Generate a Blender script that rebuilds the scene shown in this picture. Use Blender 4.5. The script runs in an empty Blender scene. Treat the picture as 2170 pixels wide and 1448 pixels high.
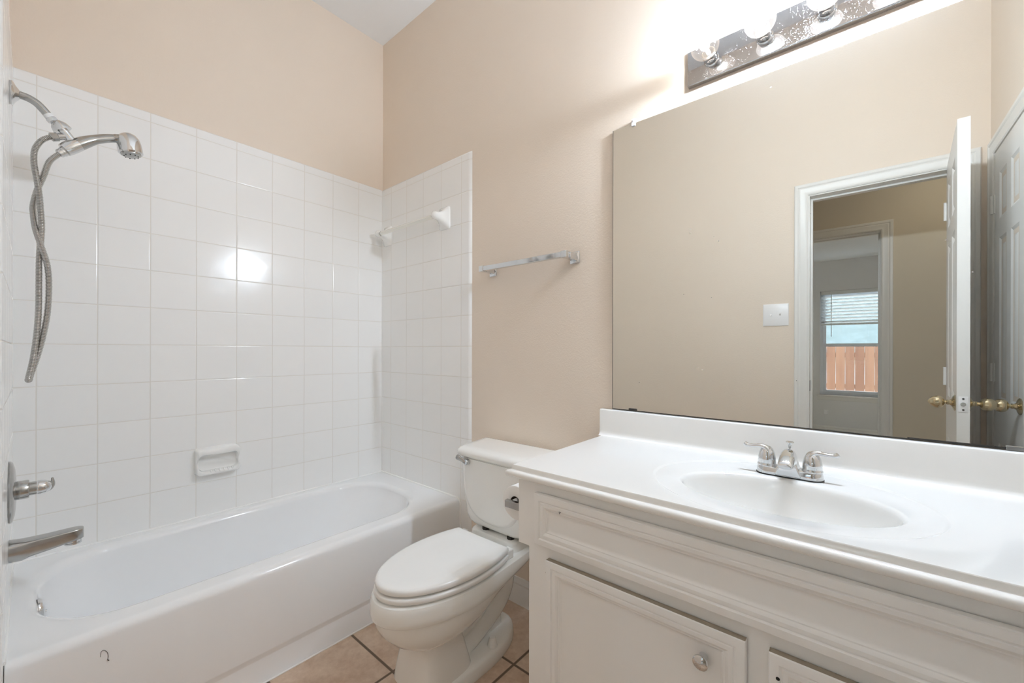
import bpy, bmesh, math, random
from mathutils import Vector, Matrix
random.seed(7)
SC = bpy.context.scene
COL = SC.collection
PI = math.pi

# ------------------------------------------------------------------ camera
cam_d = bpy.data.cameras.new('camera')
cam = bpy.data.objects.new('camera', cam_d)
COL.objects.link(cam)
SC.camera = cam
F_PX, YAW, PITCH, ROLL = 867.2236, 0.7062, -0.0005, 0.0022
f = Vector((-math.sin(YAW)*math.cos(PITCH), math.cos(YAW)*math.cos(PITCH), math.sin(PITCH)))
r = Vector((math.cos(YAW), math.sin(YAW), 0.0))
u = r.cross(f)
r2 = r*math.cos(ROLL) + u*math.sin(ROLL)
u2 = -r*math.sin(ROLL) + u*math.cos(ROLL)
m = Matrix((r2, u2, -f)).transposed().to_4x4()
m.translation = Vector((2.2123, -1.3833, 1.1110))
cam.matrix_world = m
cam_d.sensor_fit = 'HORIZONTAL'
cam_d.sensor_width = 36.0
cam_d.lens = 36.0*F_PX/2170.0
cam_d.shift_x = 1.7093/2170.0
cam_d.shift_y = 18.717/2170.0
cam_d.clip_start = 0.01
cam_d.clip_end = 200

# ------------------------------------------------------------------ world, exposure
w = bpy.data.worlds.new('sky'); SC.world = w
w.use_nodes = True
wn = w.node_tree.nodes; wl = w.node_tree.links
wn.clear()
wo = wn.new('ShaderNodeOutputWorld'); bg = wn.new('ShaderNodeBackground')
sky = wn.new('ShaderNodeTexSky')
sky.sky_type = 'NISHITA'; sky.sun_disc = False
sky.sun_elevation = math.radians(48); sky.sun_rotation = math.radians(200)
sky.air_density = 1.0; sky.dust_density = 2.5
wl.new(sky.outputs[0], bg.inputs[0]); wl.new(bg.outputs[0], wo.inputs[0])
bg.inputs[1].default_value = 3.4
HALL_GLOW = 12.0            # emission strength of the hall ceiling light
BULB_POWER = 1290.0          # emission strength of the lamp filament balls

vs = SC.view_settings
SC.display_settings.display_device = 'sRGB'
vs.view_transform = 'Standard'
try: vs.look = 'None'
except Exception: pass
vs.exposure = 0.0
vs.gamma = 1.0
vs.use_curve_mapping = False
SC.cycles.max_bounces = 14
SC.cycles.diffuse_bounces = 10
SC.cycles.glossy_bounces = 6
SC.cycles.transparent_max_bounces = 16
SC.cycles.sample_clamp_indirect = 6.0
SC.cycles.caustics_reflective = False
SC.cycles.caustics_refractive = False
SC.cycles.use_denoising = True

# ------------------------------------------------------------------ materials
def srgb(*c):
    out = []
    for v in c:
        v = v/255.0
        out.append(v/12.92 if v <= 0.04045 else ((v+0.055)/1.055)**2.4)
    return (*out, 1.0)

class NT:
    """tiny helper round a material's node tree"""
    def __init__(self, name):
        self.m = bpy.data.materials.new(name); self.m.use_nodes = True
        self.t = self.m.node_tree; self.n = self.t.nodes; self.l = self.t.links
        self.b = self.n['Principled BSDF']
    def node(self, kind, **kw):
        x = self.n.new(kind)
        for k, v in kw.items(): setattr(x, k, v)
        return x
    def val(self, sock, v):
        if isinstance(v, bpy.types.NodeSocket): self.l.new(v, sock)
        else: sock.default_value = v
    def math(self, op, a, b=0.0, c=None):
        x = self.n.new('ShaderNodeMath'); x.operation = op
        self.val(x.inputs[0], a); self.val(x.inputs[1], b)
        if c is not None: self.val(x.inputs[2], c)
        return x.outputs[0]
    def mix(self, fac, a, b):
        x = self.n.new('ShaderNodeMix'); x.data_type = 'RGBA'
        self.val(x.inputs['Factor'], fac)
        self.val(x.inputs[6], a); self.val(x.inputs[7], b)
        return x.outputs[2]
    def noise(self, scale, detail=2.0, vec=None, rough=0.5):
        x = self.n.new('ShaderNodeTexNoise')
        x.inputs['Scale'].default_value = scale; x.inputs['Detail'].default_value = detail
        x.inputs['Roughness'].default_value = rough
        if vec is not None: self.l.new(vec, x.inputs['Vector'])
        return x
    def pos(self):
        g = self.n.new('ShaderNodeNewGeometry'); return g.outputs['Position']
    def xyz(self, p):
        s = self.n.new('ShaderNodeSeparateXYZ'); self.l.new(p, s.inputs[0]); return s.outputs
    def bump(self, h, strength, dist, normal=None):
        x = self.n.new('ShaderNodeBump'); x.inputs['Strength'].default_value = strength
        x.inputs['Distance'].default_value = dist
        self.val(x.inputs['Height'], h)
        if normal is not None: self.l.new(normal, x.inputs['Normal'])
        self.l.new(x.outputs[0], self.b.inputs['Normal']); return x.outputs[0]
    def set(self, **kw):
        for k, v in kw.items():
            self.val(self.b.inputs[k.replace('_', ' ')], v)
        return self

def plain(name, col, rough=0.4, metal=0.0, spec=0.5, coat=0.0, noise=0.0, nscale=6.0, bump=0.0, bscale=60.0, bdist=0.002):
    t = NT(name)
    p = t.pos()
    c = col
    if noise > 0:
        n = t.noise(nscale, 3.0, p)
        dark = tuple(x*(1-noise) for x in col[:3]) + (1,)
        c = t.mix(n.outputs['Fac'], dark, col)
    t.set(Base_Color=c, Roughness=rough, Metallic=metal)
    t.b.inputs['Specular IOR Level'].default_value = spec
    if coat: t.b.inputs['Coat Weight'].default_value = coat
    if bump > 0:
        n2 = t.noise(bscale, 2.0, p)
        t.bump(n2.outputs['Fac'], bump, bdist)
    return t.m

def tile_mat(name, u, u0, pu, v, v0, pv, gw, tile, tile2, grout, rough, mottled=0.0, mscale=6.0, wave=0.0):
    t = NT(name)
    p = t.pos(); s = t.xyz(p)
    def dist(ax, o, pitch):
        q = t.math('DIVIDE', t.math('SUBTRACT', s[ax], o), pitch)
        fr = t.math('FRACT', t.math('ADD', q, 100.5))
        d = t.math('ABSOLUTE', t.math('SUBTRACT', fr, 0.5))
        return t.math('MULTIPLY', d, pitch), t.math('FLOOR', t.math('ADD', q, 100.0))
    du, iu = dist(u, u0, pu); dv, iv = dist(v, v0, pv)
    d = t.math('MINIMUM', du, dv)
    g = t.node('ShaderNodeMapRange'); g.interpolation_type = 'SMOOTHSTEP'
    t.l.new(d, g.inputs['Value'])
    g.inputs['From Min'].default_value = gw*0.35; g.inputs['From Max'].default_value = gw*0.75
    comb = t.node('ShaderNodeCombineXYZ'); t.l.new(iu, comb.inputs[0]); t.l.new(iv, comb.inputs[1])
    wn_ = t.node('ShaderNodeTexWhiteNoise'); t.l.new(comb.outputs[0], wn_.inputs['Vector'])
    tone = wn_.outputs['Value']
    if mottled > 0:
        n1 = t.noise(mscale, 5.0, p, 0.62); n2 = t.noise(mscale*5.5, 4.0, p, 0.65)
        k = t.math('ADD', t.math('MULTIPLY', n1.outputs['Fac'], 0.65), t.math('MULTIPLY', n2.outputs['Fac'], 0.45))
        k = t.math('ADD', t.math('MULTIPLY', t.math('SUBTRACT', k, 0.55), mottled), t.math('MULTIPLY', tone, 0.25))
        k = t.math('MINIMUM', t.math('MAXIMUM', t.math('ADD', k, 0.4), 0.0), 1.0)
        tone = k
    c = t.mix(tone, tile, tile2)
    col = t.mix(g.outputs[0], grout, c)
    rr = t.math('ADD', t.math('MULTIPLY', t.math('SUBTRACT', 1.0, g.outputs[0]), 0.5), rough)
    t.set(Base_Color=col, Roughness=rr)
    e = t.node('ShaderNodeMapRange'); e.interpolation_type = 'SMOOTHSTEP'
    t.l.new(d, e.inputs['Value']); e.inputs['From Min'].default_value = 0.0; e.inputs['From Max'].default_value = gw*1.6
    h = e.outputs[0]
    if wave > 0:
        nn = t.noise(9.0, 1.0, p)
        # each tile sits at its own slight tilt
        tilt = t.math('MULTIPLY', t.math('SUBTRACT', wn_.outputs['Value'], 0.5), t.math('ADD', s[u], s[v]))
        h = t.math('ADD', h, t.math('MULTIPLY', nn.outputs['Fac'], wave))
    t.bump(h, 0.55, 0.0012)
    return t.m

M = {}
M['paint'] = (lambda t: (lambda p: (
    t.set(Base_Color=t.mix(t.noise(2.2, 3.0, p).outputs['Fac'], srgb(228, 215, 200), srgb(232, 219, 205)), Roughness=0.62),
    t.bump(t.noise(170.0, 2.0, p).outputs['Fac'], 0.26, 0.0022), t.m)[-1])(t.pos()))(NT('tan_wall_paint'))
M['hallpaint'] = plain('hall_wall_paint', srgb(214, 204, 186), 0.7, bump=0.1, bscale=150)
M['bedpaint'] = plain('pale_bedroom_paint', srgb(232, 232, 233), 0.7)
M['ceiling'] = plain('white_ceiling_paint', srgb(236, 238, 240), 0.8, bump=0.1, bscale=120)
TC, TC2, GR = srgb(242, 242, 241), srgb(244, 244, 243), srgb(226, 223, 217)
M['tile_a'] = tile_mat('white_tile_long_wall', 1, -0.6103, 0.1524, 2, 2.0411, 0.1520, 0.0026, TC, TC2, GR, 0.15, wave=2.2)
M['tile_b'] = tile_mat('white_tile_end_wall', 0, 0.0953, 0.1524, 2, 2.0411, 0.1520, 0.0026, TC, TC2, GR, 0.15, wave=2.2)
M['tile_c'] = tile_mat('white_tile_faucet_wall', 0, 0.0953, 0.1524, 2, 2.0411, 0.1520, 0.0026, TC, TC2, GR, 0.15, wave=2.2)
M['floor'] = tile_mat('tan_floor_tile', 0, 0.9865, 0.2968, 1, -0.5729, 0.2968, 0.0085,
                      srgb(180, 150, 126), srgb(226, 207, 187), srgb(112, 96, 82), 0.38, mottled=2.3, mscale=7.0)
M['carpet'] = plain('beige_carpet', srgb(212, 204, 192), 0.95, noise=0.2, nscale=200, bump=0.4, bscale=300)
M['trim'] = plain('white_trim_paint', srgb(232, 231, 228), 0.34, noise=0.02)
M['doorpaint'] = plain('white_door_paint', srgb(233, 232, 230), 0.36, noise=0.02, bump=0.03, bscale=90)
M['cabinet'] = plain('cream_white_cabinet_paint', srgb(245, 245, 244), 0.36, noise=0.03, nscale=9, bump=0.02, bscale=70)
M['shaded_edge'] = plain('shaded_top_edge', srgb(160, 150, 134), 0.7, noise=0.15, nscale=30)  # darker taupe for the door tops: their shade put into the colour
M['marble'] = plain('white_cultured_marble', srgb(240, 240, 238), 0.10, coat=0.3)
M['porcelain'] = plain('white_porcelain', srgb(240, 240, 237), 0.07, coat=0.4)
M['enamel'] = plain('white_tub_enamel', srgb(245, 246, 247), 0.12, coat=0.3, noise=0.015)
M['seat'] = plain('white_seat_plastic', srgb(240, 240, 238), 0.16)
M['ceramic'] = plain('white_glazed_ceramic', srgb(240, 240, 238), 0.06, coat=0.4)
M['barplastic'] = plain('milky_bar_plastic', srgb(240, 239, 232), 0.22)
M['chrome'] = plain('chrome', (0.72, 0.73, 0.74, 1), 0.06, metal=1.0)
M['worn'] = plain('water_spotted_chrome', (0.52, 0.52, 0.51, 1), 0.17, metal=1.0, noise=0.25, nscale=45)
M['steel'] = plain('hose_steel', (0.50, 0.49, 0.47, 1), 0.22, metal=1.0)
M['brass'] = plain('antique_brass', (0.62, 0.53, 0.36, 1), 0.17, metal=1.0)
M['dark'] = plain('dark_rubber', srgb(46, 42, 38), 0.6)
M['black'] = plain('black_gap', srgb(18, 17, 16), 0.6)
M['paper'] = plain('toilet_paper', srgb(244, 243, 241), 0.95, bump=0.12, bscale=260)
M['cardboard'] = plain('brown_card_core', srgb(70, 60, 52), 0.9)
M['plate'] = plain('white_switch_plastic', srgb(244, 244, 246), 0.3)
M['vinyl'] = plain('white_window_vinyl', srgb(226, 230, 236), 0.4)
M['blind'] = plain('white_blind_slat', srgb(232, 234, 234), 0.5)
M['caulk'] = plain('white_caulk', srgb(246, 246, 244), 0.5)
M['tape'] = plain('white_thread_tape', srgb(240, 240, 240), 0.6)
M['hair'] = plain('dark_hair', srgb(52, 42, 36), 0.6)
M['house'] = plain('pale_siding', srgb(206, 204, 198), 0.8)
M['shingle'] = (lambda t: (lambda p: (
    t.set(Base_Color=t.mix(t.noise(5.0, 4.0, p).outputs['Fac'], srgb(58, 68, 62), srgb(92, 102, 96)), Roughness=0.9), t.m)[-1])(t.pos()))(NT('pale_roof_shingle'))
M['yard'] = plain('yard_soil', srgb(120, 112, 92), 0.95, noise=0.4, nscale=3)

def wood_mat():
    t = NT('cedar_fence_board')
    p = t.pos()
    mp = t.node('ShaderNodeMapping'); mp.inputs['Scale'].default_value = (9.0, 9.0, 0.8)
    t.l.new(p, mp.inputs[0])
    n = t.noise(1.6, 5.0, mp.outputs[0], 0.6)
    oi = t.node('ShaderNodeObjectInfo')
    k = t.math('ADD', t.math('MULTIPLY', n.outputs['Fac'], 0.9), t.math('MULTIPLY', oi.outputs['Random'], 0.35))
    k = t.math('SUBTRACT', k, 0.15)
    c = t.mix(k, srgb(104, 62, 40), srgb(158, 112, 80))
    t.set(Base_Color=c, Roughness=0.8)
    return t.m
M['fence'] = wood_mat()

def mirror_mat():
    t = NT('mirror_silvering')
    p = t.pos()
    big = t.noise(2.6, 3.0, p)
    v = t.node('ShaderNodeTexVoronoi'); v.inputs['Scale'].default_value = 42.0
    t.l.new(p, v.inputs['Vector'])
    wnz = t.node('ShaderNodeTexWhiteNoise'); t.l.new(v.outputs['Color'], wnz.inputs['Vector'])
    size = t.math('MULTIPLY', wnz.outputs['Value'], 0.085)
    keep = t.math('GREATER_THAN', t.math('ADD', wnz.outputs['Value'], t.math('MULTIPLY', big.outputs['Fac'], 0.35)), 1.13)
    speck = t.math('MULTIPLY', t.math('LESS_THAN', v.outputs['Distance'], size), keep)
    speck = t.math('MULTIPLY', speck, 0.22)
    t.set(Base_Color=(0.80, 0.80, 0.755, 1), Metallic=1.0, Roughness=0.0)
    d = t.node('ShaderNodeBsdfDiffuse'); d.inputs['Color'].default_value = (0.92, 0.92, 0.90, 1)
    mx = t.node('ShaderNodeMixShader')
    t.l.new(t.math('ADD', speck, 0.012), mx.inputs[0])
    t.l.new(t.b.outputs[0], mx.inputs[1]); t.l.new(d.outputs[0], mx.inputs[2])
    t.l.new(mx.outputs[0], t.n['Material Output'].inputs['Surface'])
    return t.m
M['mirror'] = mirror_mat()

def dusty_chrome():
    t = NT('dusty_light_bar_chrome')
    p = t.pos()
    n = t.noise(520.0, 2.0, p, 0.6); n2 = t.noise(14.0, 3.0, p)
    k = t.math('GREATER_THAN', t.math('ADD', n.outputs['Fac'], t.math('MULTIPLY', n2.outputs['Fac'], 0.35)), 0.86)
    rr = t.math('ADD', t.math('MULTIPLY', k, 0.5), 0.07)
    t.set(Base_Color=t.mix(k, (0.50, 0.50, 0.51, 1), (0.75, 0.75, 0.75, 1)), Metallic=t.math('SUBTRACT', 1.0, t.math('MULTIPLY', k, 0.7)), Roughness=rr)
    return t.m
M['lightbar'] = dusty_chrome()

def glass_pane(name, tint=(1, 1, 1, 1), gloss=0.06, rough=0.0):
    t = NT(name)
    tr = t.node('ShaderNodeBsdfTransparent'); tr.inputs[0].default_value = tint
    gl = t.node('ShaderNodeBsdfGlossy'); gl.inputs['Roughness'].default_value = rough
    lw = t.node('ShaderNodeFresnel'); lw.inputs[0].default_value = 1.45
    mx = t.node('ShaderNodeMixShader')
    t.l.new(lw.outputs[0], mx.inputs[0]); t.l.new(tr.outputs[0], mx.inputs[1]); t.l.new(gl.outputs[0], mx.inputs[2])
    t.l.new(mx.outputs[0], t.n['Material Output'].inputs['Surface'])
    return t.m, mx
M['pane'], _ = glass_pane('window_glass', (0.93, 0.96, 0.95, 1))
def bulb_glass(name, glow, col):
    t = NT(name)
    tr = t.node('ShaderNodeBsdfTransparent'); tr.inputs[0].default_value = (0.97, 0.965, 0.955, 1)
    gl = t.node('ShaderNodeBsdfGlossy'); gl.inputs['Roughness'].default_value = 0.04
    em = t.node('ShaderNodeEmission'); em.inputs[0].default_value = col
    lw = t.node('ShaderNodeLayerWeight'); lw.inputs[0].default_value = 0.5
    rim = t.math('POWER', lw.outputs['Facing'], 3.0)
    t.val(em.inputs[1], t.math('ADD', t.math('MULTIPLY', rim, glow*1.6), glow))     # bulb haze put in as emission from the glass, stronger edge-on
    mx = t.node('ShaderNodeMixShader'); ad = t.node('ShaderNodeAddShader')
    t.val(mx.inputs[0], t.math('ADD', t.math('MULTIPLY', rim, 0.22), 0.035))
    t.l.new(tr.outputs[0], mx.inputs[1]); t.l.new(gl.outputs[0], mx.inputs[2])
    t.l.new(mx.outputs[0], ad.inputs[0]); t.l.new(em.outputs[0], ad.inputs[1])
    t.l.new(ad.outputs[0], t.n['Material Output'].inputs['Surface'])
    return t.m
M['bulb_clear'] = bulb_glass('clear_bulb_glass', 0.10, (1.0, 0.82, 0.66, 1))
M['bulb_bright'] = bulb_glass('glowing_bulb_glass', 0.24, (1.0, 0.96, 0.92, 1))
def emitter(name, col, s):
    t = NT(name); t.n.remove(t.b)
    e = t.node('ShaderNodeEmission'); e.inputs[0].default_value = col; e.inputs[1].default_value = s
    t.l.new(e.outputs[0], t.n['Material Output'].inputs['Surface'])
    return t.m
M['fil_warm'] = emitter('warm_filament', (0.92, 0.96, 1.0, 1), BULB_POWER*0.22)
M['fil_white'] = emitter('bright_filament', (0.86, 1.0, 1.17, 1), BULB_POWER)

M['hall_glow'] = emitter('warm_lit_diffuser', (1.0, 0.93, 0.80, 1), HALL_GLOW)

# ------------------------------------------------------------------ mesh helpers
class MB:
    def __init__(self): self.v = []; self.f = []; self.mi = []
    def add(self, vs, fs, mi=0):
        o = len(self.v); self.v += [tuple(p) for p in vs]
        for q in fs: self.f.append([i+o for i in q]); self.mi.append(mi)
        return self
    def box(self, x0, x1, y0, y1, z0, z1, mi=0):
        vs = [(x, y, z) for x in (x0, x1) for y in (y0, y1) for z in (z0, z1)]
        return self.add(vs, [(0, 1, 3, 2), (4, 6, 7, 5), (0, 4, 5, 1), (2, 3, 7, 6), (0, 2, 6, 4), (1, 5, 7, 3)], mi)
    def loft(self, rings, caps=(True, True), closed=True, mi=0):
        n = len(rings[0]); vs = [p for rg in rings for p in rg]; fs = []
        for i in range(len(rings)-1):
            for j in range(n if closed else n-1):
                k = (j+1) % n
                fs.append((i*n+j, i*n+k, (i+1)*n+k, (i+1)*n+j))
        if caps[0]: fs.append(tuple(range(n))[::-1])
        if caps[1]: fs.append(tuple(range((len(rings)-1)*n, len(rings)*n)))
        return self.add(vs, fs, mi)
    def lathe(self, prof, c, axis=(0, 0, 1), n=40, mi=0, caps=(True, True)):
        """prof = [(radius, height)], spun round an axis through c"""
        a = Vector(axis).normalized()
        e1 = a.orthogonal().normalized(); e2 = a.cross(e1)
        c = Vector(c); rings = []
        for (rad, h) in prof:
            rad = max(rad, 1e-5)
            rings.append([c + a*h + (e1*math.cos(2*PI*i/n) + e2*math.sin(2*PI*i/n))*rad for i in range(n)])
        return self.loft(rings, caps=caps, mi=mi)
    def tube(self, path, rad, n=16, flat=None, ref=(1, 0, 0), mi=0):
        """sweep an ellipse along a path; rad number or list; flat = ratio list across ref"""
        P = [Vector(p) for p in path]; k = len(P); rings = []
        R = rad if isinstance(rad, (list, tuple)) else [rad]*k
        FL = flat if isinstance(flat, (list, tuple)) else [flat or 1.0]*k
        e = Vector(ref)
        for i, p in enumerate(P):
            d = (P[min(i+1, k-1)] - P[max(i-1, 0)]).normalized()
            e1 = (e - d*e.dot(d))
            if e1.length < 1e-4: e1 = d.orthogonal()
            e1.normalize(); e2 = d.cross(e1); e = e1
            rings.append([p + (e1*math.cos(2*PI*j/n)*R[i] + e2*math.sin(2*PI*j/n)*R[i]*FL[i]) for j in range(n)])
        return self.loft(rings, mi=mi)
    def frames(self, u0, u1, v0, v1, prof, put, fill=True, mi=0):
        """nested rectangles: prof = [(inset, height)], put(u, v, h) -> point"""
        rings = [[put(u0+d, v0+d, h), put(u1-d, v0+d, h), put(u1-d, v1-d, h), put(u0+d, v1-d, h)] for d, h in prof]
        return self.loft(rings, caps=(False, fill), mi=mi)
    def moved(self, fn):
        self.v = [tuple(fn(Vector(p))) for p in self.v]; return self

def spline(pts, per=8):
    P = [Vector(p) for p in pts]; out = []
    for i in range(len(P)-1):
        a, b, c, d = P[max(i-1, 0)], P[i], P[i+1], P[min(i+2, len(P)-1)]
        for k in range(per):
            t = k/per
            out.append(0.5*((2*b) + (c-a)*t + (2*a-5*b+4*c-d)*t*t + (3*b-a-3*c+d)*t**3))
    out.append(P[-1]); return out

def rrect(cx, cy, hx, hy, rad, z, nc=8, ns=5):
    """rounded rectangle ring in plan; same point count whatever the radius"""
    rad = min(rad, hx*0.999, hy*0.999); pts = []
    cs = [(cx+hx-rad, cy+hy-rad, 0), (cx-hx+rad, cy+hy-rad, 90), (cx-hx+rad, cy-hy+rad, 180), (cx+hx-rad, cy-hy+rad, 270)]
    arcs = []
    for (ax, ay, a0) in cs:
        arcs.append([(ax+rad*math.cos(math.radians(a0+90*i/nc)), ay+rad*math.sin(math.radians(a0+90*i/nc))) for i in range(nc+1)])
    for i in range(4):
        pts += arcs[i]
        p, q = arcs[i][-1], arcs[(i+1) % 4][0]
        for k in range(1, ns+1):
            t = k/(ns+1); pts.append((p[0]+(q[0]-p[0])*t, p[1]+(q[1]-p[1])*t))
    return [(x, y, z) for x, y in pts]

def egg(cx, yf, yb, hw, z, ef=2.0, eb=2.6, mid=0.42, n=64):
    yc = yb + (yf-yb)*mid; out = []
    for i in range(n):
        a = 2*PI*i/n; c, s = math.cos(a), math.sin(a)
        e = ef if s < 0 else eb
        x = math.copysign(abs(c)**(2/e), c)*hw
        L = (yc-yf) if s < 0 else (yb-yc)
        y = math.copysign(abs(s)**(2/e), s)*L
        out.append((cx+x, yc+y, z))
    return out

def taper(ring, yc, yb, k, cx):
    return [(cx+(x-cx)*(1-k*max(0.0, (y-yc)/(yb-yc))**1.25), y, z) for x, y, z in ring]

WL = {}
def mesh_of(mb, name, mats, origin, smooth=38, bevel=0, bseg=2, sub=0, weld=True):
    me = bpy.data.meshes.new(name)
    o = Vector(origin)
    me.from_pydata([tuple(Vector(p)-o) for p in mb.v], [], mb.f)
    if not isinstance(mats, (list, tuple)): mats = [mats]
    for k in mats: me.materials.append(M[k] if isinstance(k, str) else k)
    for p, mi in zip(me.polygons, mb.mi): p.material_index = mi
    bm = bmesh.new(); bm.from_mesh(me)
    if weld: bmesh.ops.remove_doubles(bm, verts=bm.verts, dist=1e-5)
    bmesh.ops.recalc_face_normals(bm, faces=bm.faces)
    bm.to_mesh(me); bm.free()
    if smooth:
        for p in me.polygons: p.use_smooth = True
        me.set_sharp_from_angle(angle=math.radians(smooth))
    ob = bpy.data.objects.new(name, me)
    if bevel:
        b = ob.modifiers.new('edge', 'BEVEL'); b.width = bevel; b.segments = bseg; b.limit_method = 'ANGLE'; b.angle_limit = math.radians(40)
        b.harden_normals = False
    if sub:
        s = ob.modifiers.new('round', 'SUBSURF'); s.levels = sub; s.render_levels = sub
    COL.objects.link(ob)
    return ob

def tag(o, label=None, cat=None, group=None, kind=None):
    if label: o['label'] = label
    if cat: o['category'] = cat
    if group: o['group'] = group
    if kind: o['kind'] = kind
    return o

def thing(name, loc, label, cat, group=None, rz=0.0):
    o = bpy.data.objects.new(name, None); o.empty_display_size = 0.05
    o.location = loc; o.rotation_euler = (0, 0, rz)
    COL.objects.link(o); WL[o] = Vector(loc)
    return tag(o, label, cat, group)

def part(name, mb, mats, parent, label=None, local=False, **kw):
    org = (0, 0, 0) if local else WL[parent]
    o = mesh_of(mb, name, mats, org, **kw)
    o.parent = parent; WL[o] = Vector(org)
    if label: o['label'] = label
    return o

def copy_part(src, parent, d):
    o = src.copy(); COL.objects.link(o); o.parent = parent
    o.location = Vector(src.location) + Vector(d)
    WL[o] = WL[src] + Vector(d)
    return o

def solo(name, mb, mats, label=None, cat=None, group=None, kind=None, loc=None, **kw):
    if loc is None:
        xs, ys, zs = zip(*mb.v); loc = ((min(xs)+max(xs))/2, (min(ys)+max(ys))/2, min(zs))
    o = mesh_of(mb, name, mats, loc, **kw); o.location = loc; WL[o] = Vector(loc)
    return tag(o, label, cat, group, kind)

def struct(name, mb, mats, label=None, **kw):
    return solo(name, mb, mats, label=label, kind='structure', loc=(0, 0, 0), **kw)

def ybox(x0, x1, y0, y1, z0, z1): return MB().box(x0, x1, y0, y1, z0, z1)

# ------------------------------------------------------------------ the room
CX = 2.66            # face of the right-hand wall
CZ = 2.968           # ceiling
DX0, DX1, DZ = 1.9965, 2.5620, 1.972     # doorway in the front wall
YF = -1.425          # tile face on the faucet wall
YP = -1.433          # paint face of the front wall
YH = -2.570          # hall wall face
YW = -5.50           # bedroom window wall face

struct('floor', ybox(-0.1, 2.76, -1.56, 0.10, -0.06, 0.0), 'floor', 'tan mottled ceramic tile floor with dark grout')
struct('ceiling', ybox(-0.11, 2.78, -1.56, 0.11, CZ, CZ+0.08), 'ceiling', 'plain white ceiling')
wl_ = struct('wall_left', ybox(-0.108, -0.008, -1.545, 0.008, 0.0, CZ), 'paint', 'tan painted wall above the tub with white tile below')
wb_ = struct('wall_back', ybox(-0.108, 2.76, 0.008, 0.108, 0.0, CZ), 'paint', 'tan textured wall behind toilet and vanity')
fw = MB()
fw.box(-0.008, DX0-0.015, -1.545, YP, 0, CZ); fw.box(DX1+0.015, CX, -1.545, YP, 0, CZ); fw.box(DX0-0.015, DX1+0.015, -1.545, YP, DZ+0.015, CZ)
wf_ = struct('wall_front', fw, 'paint', 'tan wall with the doorway, seen in the mirror', smooth=0)
wr_ = struct('wall_right', ybox(CX, CX+0.1, -1.545, 0.008, 0.0, CZ), 'paint', 'tan wall with the closet door, seen in the mirror')
TT = 2.0411+0.0411
def slab_profile(put, u0, u1, z0, round_end):
    """tile slab 8 mm thick with eased top edge; round_end bulges the free edge"""
    mb = MB()
    cols = [(u0, 0.0), (u1-0.020, 0.0)] if round_end else [(u0, 0.0), (u1, 0.0)]
    if round_end:
        for i in range(1, 9):
            q = i/8
            cols.append((u1-0.020+0.020*q, -0.0078*q**1.7))
    rows = [z0, TT-0.012] + [TT-0.012+0.012*math.sin(PI/2*i/5) for i in range(1, 6)]
    offs = [0, 0] + [-0.0078*(1-math.cos(PI/2*i/5)) for i in range(1, 6)]
    g = [[put(uu, max(hh+oo, -0.0078), zz) for (uu, hh) in cols] for zz, oo in zip(rows, offs)]
    mb.loft(g, caps=(False, False), closed=False)
    return mb
part('tile_surround', slab_profile(lambda a, h, z: (h, a, z), 0.0, YF, 0.30, False), 'tile_a', wl_, 'square white glazed wall tiles')
part('tile_surround', slab_profile(lambda a, h, z: (a, -h, z), 0.0, 0.7748, 0.0, True), 'tile_b', wb_, 'square white wall tiles with a rounded bullnose edge')
part('tile_surround', slab_profile(lambda a, h, z: (a, YF+h, z), 0.0, 0.7748, 0.30, True), 'tile_c', wf_, 'square white wall tiles')

# three-sided moulded casing round an opening
CASE = [(0.0, 0.0), (0.0, 0.008), (0.006, 0.011), (0.012, 0.0095), (0.020, 0.010), (0.036, 0.014), (0.042, 0.0125), (0.048, 0.0165), (0.060, 0.0165), (0.064, 0.013), (0.064, 0.0)]
def casing(u0, u1, zt, put, legs=(True, True), z0=0.0):
    mb = MB(); rows = []
    for o_, h in CASE:
        pl = []
        if legs[0]: pl += [put(u0-o_, z0, h), put(u0-o_, zt+o_, h)]
        else: pl += [put(u0, zt+o_, h)]
        if legs[1]: pl += [put(u1+o_, zt+o_, h), put(u1+o_, z0, h)]
        else: pl += [put(u1, zt+o_, h)]
        rows.append(pl)
    mb.loft(rows, caps=(False, False), closed=False); return mb
def jamb(u0, u1, zt, y0, y1, t=0.0149, axis='x'):
    mb = MB()
    if axis == 'x':
        mb.box(u0-t, u0, y0, y1, 0, zt); mb.box(u1, u1+t, y0, y1, 0, zt); mb.box(u0-t, u1+t, y0, y1, zt, zt+t)
        ym = (y0+y1)/2
        mb.box(u0, u0+0.010, y0+0.02, ym, 0, zt-0.010); mb.box(u1-0.010, u1, y0+0.02, ym, 0, zt-0.010); mb.box(u0, u1, y0+0.02, ym, zt-0.010, zt)
    return mb
tr1 = struct('trim_1', casing(DX0-0.006, DX1+0.004, DZ+0.006, lambda a, z, h: (a, YP+h, z)), 'trim', 'white moulded casing round the bathroom doorway, seen in the mirror', smooth=25)
part('jamb', jamb(DX0, DX1, DZ, -1.5449, YP), 'trim', tr1, smooth=0)
st = MB().frames(0.93, 0.99, 0, 0.02, [(0, 0)], lambda a, b, h: (DX0+0.0006, -1.50+b, a))
part('strike_plate', ybox(DX0-0.001, DX0+0.0012, -1.470, -1.446, 0.885, 0.945), 'dark', tr1)
struct('trim_2', casing(DX0-0.006, DX1+0.004, DZ+0.006, lambda a, z, h: (a, -1.545-h, z)), 'trim', 'white casing on the hall side of the doorway', smooth=25)

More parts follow.
